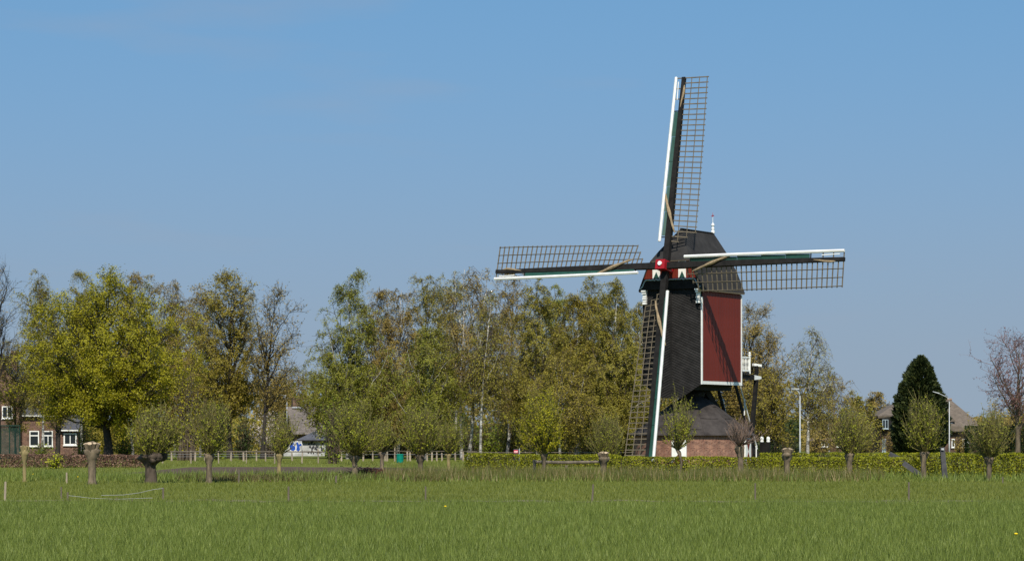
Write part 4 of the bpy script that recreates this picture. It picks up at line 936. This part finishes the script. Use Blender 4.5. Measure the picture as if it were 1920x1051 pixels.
stump('stout freshly cut pollard stump left of the huge old pollard',172,907,842,122,.16,.24,'barklight',12)
stump('freshly cut pollard stump at the end of the wooden rail',1132,896,857,123,.145,.20,'barklight',11)
stump('freshly cut pollard stump right of the mill\'s winch',1476,897,850,124,.13,.19,'barklight',9)

# far wood closing the horizon
rng=np.random.default_rng(200); n=32000
fx_=rng.uniform(-260,280,n); fy=rng.uniform(520,620,n); hh=(8+7*vnoise(fx_,fy*0,14,31)+3*vnoise(fx_,fy*0,5,32))*np.where(fx_>62,.42,1.0)
P=np.stack([fx_,fy,hh*rng.random(n)**.85],-1); a=rdir(rng,n); b_=unit(np.cross(a,rdir(rng,n))); s=.9*rng.uniform(.6,1.4,n)[:,None]
link('far_wood',npmesh('far_wood',np.stack([P+a*s*.7,P-a*s*.4+b_*s*.5,P-a*s*.4-b_*s*.5],1).reshape(-1,3),[np.arange(n)[:,None]*3+np.array([0,1,2])],[M['l_birchb']]))
tag(bpy.data.objects['far_wood'],'distant brownish wood along the horizon','wood',kind='stuff')

def thicket(name,label,x0,x1,Y0,Y1,h,n,lm,seed,size=.34):
    rng=np.random.default_rng(seed); y=rng.uniform(Y0,Y1,n); x=WX(rng.uniform(x0,x1,n),y); top=h*(.55+.75*vnoise(x,0*y,3.0,seed))
    P=np.stack([x,y,top*rng.random(n)**.8],-1); a=rdir(rng,n); b_=unit(np.cross(a,rdir(rng,n))); s=size*rng.uniform(.5,1.5,n)[:,None]
    V=np.stack([P+a*s*.6,P-a*s*.4+b_*s*.4,P-a*s*.4-b_*s*.4],1).reshape(-1,3)
    tag(link(name,npmesh(name,V,[np.arange(n)[:,None]*3+np.array([0,1,2])],[M[lm]])),label,'thicket',kind='stuff')
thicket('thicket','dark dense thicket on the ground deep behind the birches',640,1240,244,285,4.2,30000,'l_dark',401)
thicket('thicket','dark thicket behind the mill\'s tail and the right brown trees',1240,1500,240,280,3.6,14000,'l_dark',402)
thicket('thicket','olive thicket behind the oak and the fence at the left',100,540,246,290,3.4,20000,'l_olive',403)
thicket('thicket','brownish far thicket on both sides of the thatched farmhouse',1490,2000,316,350,3.2,20000,'l_birchb',404)
# ---------------------------------------------------------------- houses
def window(par, x0, x1, z0, z1, y, cols=2, transom=None, fr=.09, mat='white'):
    """window in a wall facing -y at local y"""
    b=MB(); b.box(x0,x1,y-.06,y+.05,z0,z0+fr); b.box(x0,x1,y-.06,y+.05,z1-fr,z1); b.box(x0,x0+fr,y-.06,y+.05,z0+fr,z1-fr); b.box(x1-fr,x1,y-.06,y+.05,z0+fr,z1-fr)
    zt=z1-fr
    if transom: b.box(x0+fr,x1-fr,y-.05,y+.04,transom-.05,transom+.05); zt=transom-.05
    for c in range(1,cols):
        xc=x0+(x1-x0)*c/cols; b.box(xc-.035,xc+.035,y-.045,y+.04,z0+fr,zt)
    wnd=b.build('window',M[mat],par)
    b=MB(); b.box(x0+fr*.5,x1-fr*.5,y-.012,y+.012,z0+fr*.5,z1-fr*.5); b.build('pane',M['glass'],wnd)
    b=MB(); b.box(x0-.06,x1+.06,y-.12,y-.062,z0-.08,z0); b.build('sill',M[mat],wnd)
    return wnd
def rows(x0,x1,ya,za,yb_,zb_,n,mat,name,par,side=-1):
    """roof slope built as lapped courses from eave (ya,za) to ridge (yb_,zb_)"""
    b=MB()
    for i in range(n):
        t0,t1=i/n,(i+1.12)/n; t1=min(1,t1)
        y0,z0,y1,z1=ya+(yb_-ya)*t0,za+(zb_-za)*t0,ya+(yb_-ya)*t1,za+(zb_-za)*t1
        b.add([(x0,y0,z0+.05),(x1,y0,z0+.05),(x1,y1,z1+.01),(x0,y1,z1+.01),(x0,y0,z0-.02),(x1,y0,z0-.02)],[(0,1,2,3),(4,5,1,0)])
    return b.build(name,mat,par)
# brick villa on the left
Yh=240; sc=Yh/F; hx=WX(0,Yh); villa=thing('brick_house','two storey brick house with white windows behind the oak at the left','house',(hx,Yh,0))
L=lambda px: px*sc
Zp=lambda y: WZ(y,Yh)
b=MB(); b.box(L(-60),L(37),0,9,0,Zp(715)); wl1=b.build('gable_wing',M['brick_house'],villa); boxuv(wl1.data)
b=MB(); b.prism([(L(-60),Zp(715)),(L(37),Zp(715)),(L(-10),Zp(668))],lambda p:(p[0],9,p[1]),lambda p:(p[0],.01,p[1])); g_=b.build('gable',M['brick_house'],villa); boxuv(g_.data)
b=MB()
for s,x in ((1,L(40)),(-1,L(-63))): b.add([(x,-.25,Zp(717)),(x,9.2,Zp(717)),(L(-10),9.2,Zp(664)),(L(-10),-.25,Zp(664))],[(0,1,2,3)])
rf=b.build('gable_roof',M['slate'],villa); so=rf.modifiers.new('thickness','SOLIDIFY'); so.thickness=.15
b=MB(); b.box(L(37)+.005,L(100),1.2,8,0,Zp(781)); wl2=b.build('long_wing',M['brick_house'],villa); boxuv(wl2.data)
rows(L(37)+.05,L(104),.9,Zp(779),4.6,Zp(715),16,M['slate'],'long_wing_roof',villa)
b=MB(); b.add([(L(37)+.05,4.6,Zp(715)),(L(104),4.6,Zp(715)),(L(104),8.4,Zp(779)),(L(37)+.05,8.4,Zp(779))],[(0,1,2,3)]); b.build('roof_back',M['slate'],villa)
b=MB(); b.prism([(1.2,Zp(781)),(8,Zp(781)),(4.6,Zp(720))],lambda p:(L(99),p[0],p[1]),lambda p:(L(100),p[0],p[1])); o_=b.build('end_gable',M['brick_house'],villa); boxuv(o_.data)
b=MB(); b.box(L(38),L(112),.75,.92,Zp(780),Zp(777.6)); b.build('gutter',M['white'],villa)
b=MB(); b.box(L(100)+.005,L(138),2.4,7,0,Zp(806)); wl3=b.build('side_wing',M['brick_house'],villa); boxuv(wl3.data)
rows(L(100)+.02,L(141),2.0,Zp(806),5,Zp(776),9,M['slate'],'side_wing_roof',villa)
b=MB(); b.box(L(108),L(140),1.9,2.05,Zp(807.5),Zp(805)); b.build('gutter',M['white'],villa)
window(villa,L(4),L(24),Zp(784),Zp(761),-.03,2)
window(villa,L(51),L(69),Zp(836),Zp(807),1.17,1,Zp(816))
window(villa,L(77),L(95),Zp(836),Zp(807),1.17,2,Zp(816))
window(villa,L(111),L(136),Zp(834),Zp(811),2.37,2,None,.13)
# dormer
b=MB(); b.box(L(64),L(86),1.5,4.5,Zp(775.6),Zp(753)); dm=b.build('dormer',M['slate'],villa); window(dm,L(65),L(85),Zp(775.5),Zp(756),1.47,2,None,.12)
b=MB(); b.box(L(62),L(88),1.2,4.5,Zp(753)+.01,Zp(750)); b.build('dormer_roof',M['white'],villa)
b=MB(); b.box(L(8),L(20),3,3.8,Zp(700),Zp(655)); o_=b.build('chimney',M['brick_house'],villa); boxuv(o_.data)
# dark green sports fence in front of it
gf=thing('mesh_fence','dark green mesh fence panel at the left edge before the brick house','fence',(WX(0,205),205,0))
gs=205/F
for x in (-48,-24,1,18,37):
    q=MB(); q.tube([(x*gs,0,0),(x*gs,0,WZ(796,205))],.05,6); q.build('post',M['meshgreen'],gf)
b=MB(); b.beam((-48*gs,-.06,WZ(797,205)),(37*gs,-.06,WZ(797,205)),.06,.06); b.build('top_rail',M['meshgreen'],gf)
b=MB()
for i in range(74): x=(-48+85*i/73)*gs; b.beam((x,.07,.05),(x,.07,WZ(797.5,205)),.022,.014)
for i in range(40): z=.06+i*.066; b.beam((-48*gs,.085,z),(37*gs,.085,z),.022,.014)
tag(b.build('wire_mesh',M['meshgreen'],gf),kind='stuff')

# tiled house in the middle
Yc=258; sc2=Yc/F; X0=WX(549,Yc); cot=thing('tiled_house','small brick house with a steep old tiled roof and chimney behind the grove','house',(X0,Yc,0),R(14))
b=MB(); b.box(.3,8,0,7,0,2.3); o_=b.build('wall',M['brick_house'],cot); boxuv(o_.data)
b=MB(); b.prism([(0,2.3),(7,2.3),(3.5,4.75)],lambda p:(.42,p[0],p[1]),lambda p:(.3,p[0],p[1])); o_=b.build('gable',M['brick_house'],cot); boxuv(o_.data)
rows(-.05,8.2,-.45,2.05,3.5,4.85,15,M['tiles'],'roof',cot); rows(-.05,8.2,7.45,2.05,3.5,4.85,6,M['tiles'],'roof',cot)
for yy in (-.5,7.5):
    b=MB(); b.beam((-.1,yy,2.05),(-.1,3.5,4.92),.06,.14); b.build('barge_board',M['greywood'],cot)
b=MB(); b.box(.5,1.25,3.1,3.9,4.5,5.75); o_=b.build('chimney',M['brick_house'],cot); boxuv(o_.data)
b=MB(); b.box(.42,1.5,3.0,3.1,4.72,4.86); b.build('flashing',M['galv'],cot)
window(cot,2.0,3.2,.9,1.9,-.03,2)
# shed with pyramid roof, whitewashed wall with graffiti
Ys=240; ss=Ys/F; shed=thing('garden_shed','low shed with a dark pyramid roof beside the graffiti wall','shed',(WX(560,Ys),Ys,0))
b=MB(); b.box(0,50*ss,0,3,0,WZ(824,Ys)); b.build('wall',M['wallwhite'],shed)
z0_,z1_=WZ(824.5,Ys),WZ(805,Ys); xm=25*ss
b=MB(); b.add([(-.25,-.4,z0_),(50*ss+.4,-.4,z0_),(50*ss+.4,3.4,z0_),(-.25,3.4,z0_),(xm+.4,1.5,z1_)],[(0,1,4),(1,2,4),(2,3,4),(3,0,4),(3,2,1,0)]); b.build('roof',M['slate'],shed)
b=MB(); b.box(-.2,50*ss+.35,-.38,-.33,z0_-.10,z0_-.002); b.build('fascia',M['stock'],shed)
rng2=random.Random(9); b=MB()
for i in range(46):
    x,z,r_=rng2.uniform(.9,50*ss-.1),rng2.uniform(.25,WZ(826,Ys)),rng2.uniform(.04,.13); nn=7
    b.prism([(x+r_*math.cos(u*6.283/nn)*rng2.uniform(.5,1.3),z+r_*math.sin(u*6.283/nn)*rng2.uniform(.6,1.6)) for u in range(nn)],lambda p:(p[0],.01,p[1]),lambda p:(p[0],-.004-.0001*i,p[1]))
b.build('graffiti',M['graffiti_black'],shed)
gw=thing('graffiti_wall','low whitewashed wall with blue bubble graffiti behind the fence','wall',(WX(529,Ys-1),Ys-1,0))
gz=lambda y: WZ(y,Ys-1); gx=lambda x:(x-529)*(Ys-1)/F
b=MB(); b.box(0,gx(566),0,.2,0,gz(826)); b.build('masonry',M['wallwhite'],gw)
def blob(name,pts,mat,d):
    b=MB(); b.prism([(gx(x),gz(y)) for x,y in pts][::-1],lambda p:(p[0],.01,p[1]),lambda p:(p[0],-d,p[1])); return b.build(name,mat,gw)
def bub(pts,grow):
    pts=[(554.8+(x-554.8)*1.18,836.5+(y-836.5)*1.12) for x,y in pts]
    cx_=sum(p[0] for p in pts)/len(pts); cy_=sum(p[1] for p in pts)/len(pts); return [(cx_+(x-cx_)*grow,cy_+(y-cy_)*grow) for x,y in pts]
s_=[(545.2,835),(548,830.5),(551,829),(552,832),(549.5,834),(553.5,836),(554,841),(551,843.5),(547,842.5),(545,839)]
t_=[(555,830),(558,829),(559.5,833),(563,831),(564,834.5),(560.5,836),(561.5,842),(558.5,844),(555.5,842),(556.5,836)]
for pl in (s_,t_): blob('letter_outline',bub(pl,1.28),M['white'],.006)
for pl in (s_,t_): blob('letter',bub(pl,1.05),M['graffiti_blue'],.012)
blob('green_tag',[(534,829),(537,828),(539,832),(542,830),(541,836),(538,839),(535,836),(532,838)],M['graffiti_green'],.006)

# thatched farmhouse on the right
Yf=300; sf=Yf/F; fm=thing('thatched_farmhouse','long brick farmhouse with a hipped thatched roof behind the dark conifer','house',(WX(1648,Yf),Yf,0))
fx0=lambda x:(x-1648)*sf; fz=lambda y: WZ(y,Yf)
b=MB(); b.box(fx0(1650),fx0(1846),0,9,0,fz(806)); o_=b.build('wall',M['brick_farm'],fm); boxuv(o_.data)
b=MB(); b.box(fx0(1652),fx0(1672),-.6,8,fz(806)+.01,fz(778)); o_=b.build('upper_wall',M['stock'],fm)
e,rz_=fz(808),fz(748)
b=MB()
lx,rx=fx0(1644),fx0(1852); yl,yr=-.7,9.7
le=fz(779)
b.add([(lx,yl,le),(fx0(1676),yl,le),(rx,yl,e),(rx,yr,e),(lx,yr,le),(fx0(1700),4.5,rz_),(fx0(1795),4.5,rz_),(fx0(1690),yl,e-.0)],
      [(0,1,5),(1,2,6,5),(2,3,6),(3,4,5,6),(4,0,5),(1,7,2)])
rt=b.build('thatched_roof',M['thatch'],fm); so=rt.modifiers.new('thickness','SOLIDIFY'); so.thickness=.32
b=MB(); b.tube([(fx0(1698),4.5,rz_+.04),(fx0(1750),4.5,rz_+.08),(fx0(1797),4.5,rz_+.04)],.17,6); b.build('ridge_tiles',M['ridge'],rt)
b=MB(); b.box(fx0(1772),fx0(1786),-.25,3,fz(806)+.02,fz(789)); dm=b.build('dormer',M['stock'],fm)
window(dm,fx0(1773),fx0(1785),fz(805),fz(792),-.28,1)
b=MB(); b.prism([(fx0(1768),fz(790)),(fx0(1790),fz(790)),(fx0(1787),fz(784)),(fx0(1771),fz(784))],lambda p:(p[0],3.4,p[1]+.9),lambda p:(p[0],-.55,p[1])); b.build('dormer_roof',M['thatch'],fm)
window(fm,fx0(1653),fx0(1664),fz(803),fz(786),-.63,2,None,.06,'trim')
window(fm,fx0(1654),fx0(1661),fz(846),fz(822),-.03,2,None,.06,'trim')
window(fm,fx0(1804),fx0(1817),fz(838),fz(822),-.03,3,fz(829))
window(fm,fx0(1784),fx0(1790),fz(838),fz(822),-.03,1)
# low outbuilding with reddish roof further left
Yo=310; so_=Yo/F; ob=thing('outbuilding','low outbuilding with a thin reddish roof beyond the white trunked birch','shed',(WX(1528,Yo),Yo,0))
b=MB(); b.box(0,98*so_,0,4,0,WZ(826,Yo)); o_=b.build('wall',M['brick_farm'],ob); boxuv(o_.data)
b=MB(); b.prism([(-.3,WZ(826,Yo)),(98*so_+.3,WZ(826,Yo)),(98*so_,WZ(821,Yo)),(0,WZ(821,Yo))],lambda p:(p[0],4.3,p[1]),lambda p:(p[0],-.4,p[1])); b.build('roof',M['ridge'],ob)
for x in (12,40,70): window(ob,x*so_,(x+12)*so_,.6,1.3,-.03,2)

# ---------------------------------------------------------------- street lamps, fences, small things
def lamp(label,px,Y,top,dx,armz,base_y=None,tilt=.0):
    o=thing('street_lamp',label,'street lamp',(WX(px,Y),Y,0),0,'street lamps along the road')
    zt=WZ(top,Y); q=MB(); q.tube([(0,0,0),(0,0,1.4),(0,0,1.45),(0,0,zt-.5)],[.07,.07,.05,.035],8); q.build('pole',M['galv'],o,smooth=True)
    s=1 if dx>0 else -1; w_=abs(dx)*Y/F
    q=MB(); q.tube([(0,0,zt-.5),(s*.06,0,zt-.25),(s*.25,0,zt-.08),(s*(w_-.55),0,zt+armz*.6)],.028,7); q.build('arm',M['galv'],o,smooth=True)
    q=MB(); q.beam((s*(w_-.6),0,zt+armz*.6),(s*w_,0,zt+armz),.16,.09,.13,.05); q.build('lamp_head',M['galv'],o)
lamp('white street lamp before the white trunked birch right of the mill',1500,190,729,-17,.03)
lamp('white street lamp with a rising arm right of the dark conifer',1780,236,742,-31,.42)
lamp('street lamp half hidden among the trees above the tiled house',538,250,744,-13,.25)
# back fences at the left
def fence(label,posts,Y,rails,mat='postwood',r=.045,wire=None):
    o=thing('post_fence',label,'fence',(WX(posts[0][0],Y),Y,0)); ox=WX(posts[0][0],Y); rng=random.Random(len(posts))
    for x,t in posts:
        xx=WX(x,Y)-ox; q=MB(); q.tube([(xx,0,-.05),(xx+rng.uniform(-.03,.03),rng.uniform(-.02,.02),WZ(t,Y))],[r*rng.uniform(.9,1.4),r*rng.uniform(.8,1.1)],6); q.build('post',M[mat],o)
    for ry,thk,m_ in rails:
        z=WZ(ry,Y); q=MB(); x0,x1=WX(posts[0][0],Y)-ox-.4,WX(posts[-1][0],Y)-ox+.4; k=max(3,int((x1-x0)/2)); q.tube([(x0+(x1-x0)*i/k,-.07,z+rng.uniform(-.02,.02)) for i in range(k+1)],thk,4); q.build('rail' if thk>.02 else 'wire',M[m_],o)
    return o
fence('near row of pale fence posts before the soil bed',[(305,846),(358,844),(410,845),(462,844),(515,848),(566,848),(597,841)],168,[(846.5,.022,'greywood'),(855,.008,'wire')])
fence('far row of pale fence posts in front of the grove',[(284,847),(322,845),(366,846),(384,846),(433,847),(457,846),(481,843),(498,848),(548,848),(640,847),(681,846),(699,844),(714,847),(722,847),(726,844),(740,836),(764,846),(769,846),(782,848),(801,846),(810,844),(819,847),(829,848),(854,847),(869,846),(884,848)],186,[(845.5,.025,'greywood'),(851,.010,'wire')],r=.06)
fence('thin dark rail fence above the hedge left of the mill',[(886,846),(930,847),(985,846),(1015,846),(1050,846),(1085,846),(1115,846),(1150,846),(1186,846)],176,[(847.5,.028,'greywood')],r=.05)
# barrel
Yb=GY(867); bo=MB(); bo.lathe([(.22,0),(.235,.04),(.24,.28),(.25,.29),(.25,.33),(.24,.34),(.235,.52),(.25,.53),(.25,.57),(.215,.60),(.0,.60)],(0,0,0),18)
q=bo.build('barrel',M['barrel'],None,(WX(750,Yb),Yb,0)); tag(q,'green plastic barrel standing on the grass between two pollards','barrel')
# red sign on a dark board
sg=thing('sign','small red sign on a dark board above the clipped hedge','sign',(WX(963,170),170,0)); k=170/F
b=MB(); b.box(0,10*k,0,.06,.2,WZ(841,170)); b.build('board',M['signdark'],sg)
b=MB(); b.box(.6*k,8.2*k,-.015,-.002,WZ(848.4,170),WZ(843,170)); pl=b.build('red_plate',M['signred'],sg)
b=MB()
for (u0,u1,v0,v1) in ((1.6,2.6,844.6,847.2),(3.2,3.8,844.4,846.8),(4.4,5.6,845,847.4),(6.2,7.2,844.6,847.2),(3.0,3.9,847.2,847.9)): b.box(u0*k,u1*k,-.022,-.0155,WZ(v1,170),WZ(v0,170))
b.build('lettering',M['white'],pl)
b=MB(); b.box(10.4*k,11.6*k,0,.08,0,WZ(840,170)); b.build('post',M['galv'],sg)
# wooden rail by the gap
Yr=GY(885); rl=thing('wooden_rail','low round log rail between the hedge gap and the cut stump','rail',(WX(1002,Yr),Yr,0)); k=Yr/F
q=MB(); q.tube([(0,0,-.1),(0,0,WZ(861,Yr))],[.085,.08],8); q.build('post',M['greywood'],rl)
q=MB(); q.tube([(.05,.0,WZ(865,Yr)),(1.4,.02,WZ(866.5,Yr)),(126*k,.0,WZ(865,Yr))],[.075,.08,.065],8); q.build('log',M['greywood'],rl)
q=MB(); q.tube([(0,0,-.05),(0,0,.22)],[.10,.09],8); o_=q.build('stub_post',M['greywood'],None,(WX(1062,GY(879)),GY(879),0)); tag(o_,'short round wooden stub standing under the log rail','post')
# leaning black post and slanting grey beams at the right
Yp=107.5; lp=thing('leaning_post','dark leaning post with a pale top in front of the right hedge','post',(WX(1772,Yp),Yp,0)); k=Yp/F
b=MB(); b.beam((0,0,-.1),(-5*k,.05,WZ(838,Yp)),.22,.2,.19,.17); b.build('shaft',M['greybeam'],lp)
b=MB(); b.beam((-5.5*k,-.11,WZ(843,Yp)),(-5.3*k,-.11,WZ(839.5,Yp)),.11,.02); b.build('pale_mark',M['galv'],lp)
for lb,(x0,y0),(x1,y1),Yd in (('slanting grey beam lying against the hedge left of the leaning post',(1694,867.5),(1724,890),112),('slanting grey beam end sticking up over the hedge top',(1668,850),(1700,868),122)):
    b=MB(); b.beam((WX(x0,Yd),Yd,WZ(y0,Yd)),(WX(x1,Yd),Yd-.3,WZ(y1,Yd)),.16,.2); tag(b.build('fallen_beam',M['greybeam']),lb,'beam','fallen beams')
# heap of red brushwood
rng=np.random.default_rng(4); Yq=GY(893); n=420
A=np.stack([rng.normal(size=n)*.35,rng.normal(size=n)*.25,np.abs(rng.normal(size=n))*.16],-1); d=rdir(rng,n)*np.array([1,1,.35])*.45
Tm=tubes(np.stack([A,A+d*.5+rng.normal(size=(n,3))*.03,A+d],1),np.full((n,3),.010),3)
M['brush']=paint('red_brushwood',(.13,.035,.03),.4,4,.9)
o_=link('brushwood_heap',npmesh('brushwood_heap',Tm[0],[Tm[1]],[M['brush']]),None,(WX(688,Yq),Yq,0)); tag(o_,'small heap of dark red brushwood at the foot of a pollard','brushwood',kind='stuff')
# field fence posts in the grass
def fpost(label,px,by,top,r=.035,mat='greywood',lean=0):
    Y=GY(by); r*=.8; q=MB(); q.tube([(0,0,-.1),(lean,0,WZ(top,Y))],[r*1.05,r*.9],7); o=q.build('fence_post',M[mat],None,(WX(px,Y),Y,0)); return tag(o,label,'post','posts of the old field fence')
fpost('whitish fence post at the left edge of the field',9,938,902,.04,'postwood',.02)
fpost('short brown post with the left end of the white tape',127,938,922,.035)
fpost('thin post behind the short brown post at the left',115,934,912,.03)
fpost('post at the right end of the sagging white tape',306,936,913,.035)
fpost('tiny post stub under the sagging white tape',219,939,932,.03)
fpost('dark thin post in the field below the slim yellow trunk pollard',541,939,911,.035)
fpost('thin weathered post in the field right of the brushwood heap',798,940,911,.03)
fpost('thin weathered post in the field below the cut stump by the rail',1110,941,907,.033,'greywood',.03)
fpost('brown thin post in the field below the mill\'s right side',1416,936,905,.03)
fpost('thin post in the field below the slanting grey beams',1704,938,903,.033)
fpost('grey post on the bank before the brown hedge',125,905,885,.045,'postwood')
fpost('dark thin post on the bank left of the slim yellow trunk pollard',448,905,880,.04)
fpost('short grey post on the bank before the wide pollard',630,905,891,.05)
fpost('tiny post at the far right before the hedge',1880,905,893,.035)
tp=MB(); Ya=GY(938); tp.tube([(WX(127,Ya),Ya,WZ(928,Ya)),(WX(170,Ya),Ya,WZ(933,Ya)),(WX(219,Ya),Ya,WZ(935,Ya)),(WX(290,Ya),Ya-.4,WZ(932,Ya))],.006,4); tag(tp.build('fence_tape',M['tape']),'white fence tape running low over the grass at the left','tape','white fence tapes')
tp=MB(); tp.tube([(WX(306,Ya),Ya,WZ(914.5,Ya)),(WX(285,Ya),Ya,WZ(917.5,Ya)),(WX(262,Ya),Ya,WZ(923,Ya)),(WX(232,Ya),Ya,WZ(927,Ya)),(WX(190,Ya),Ya,WZ(928,Ya))],.006,4); tag(tp.build('fence_tape',M['tape']),'sagging white fence tape rising to the post on its right','tape','white fence tapes')

# a few dandelions
M['dandelion']=paint('dandelion_yellow',(.75,.52,.01),.2,4,.7)
for lb,x,y in (('yellow dandelion in the near grass left of the middle',835,968),('yellow dandelion in the near grass at the far right',1905,1028),('yellow dandelion on the bank at the foot of the thin leaning stump',62,898),('yellow dandelion on the bank left of the stout stump',146,904)):
    Yd=GY(y)+.5; d_=thing('dandelion',lb,'flower',(WX(x,Yd),Yd,0),0,'dandelions in the grass')
    q=MB(); q.tube([(0,0,0),(.01,0,.12),(.0,0,.2)],.004,4); q.build('stem',M['grass'],d_)
    q=MB(); q.lathe([(.006,.195),(.026,.205),(.03,.215),(.02,.226),(.004,.228)],(0,0,0),9); q.build('flower_head',M['dandelion'],d_)
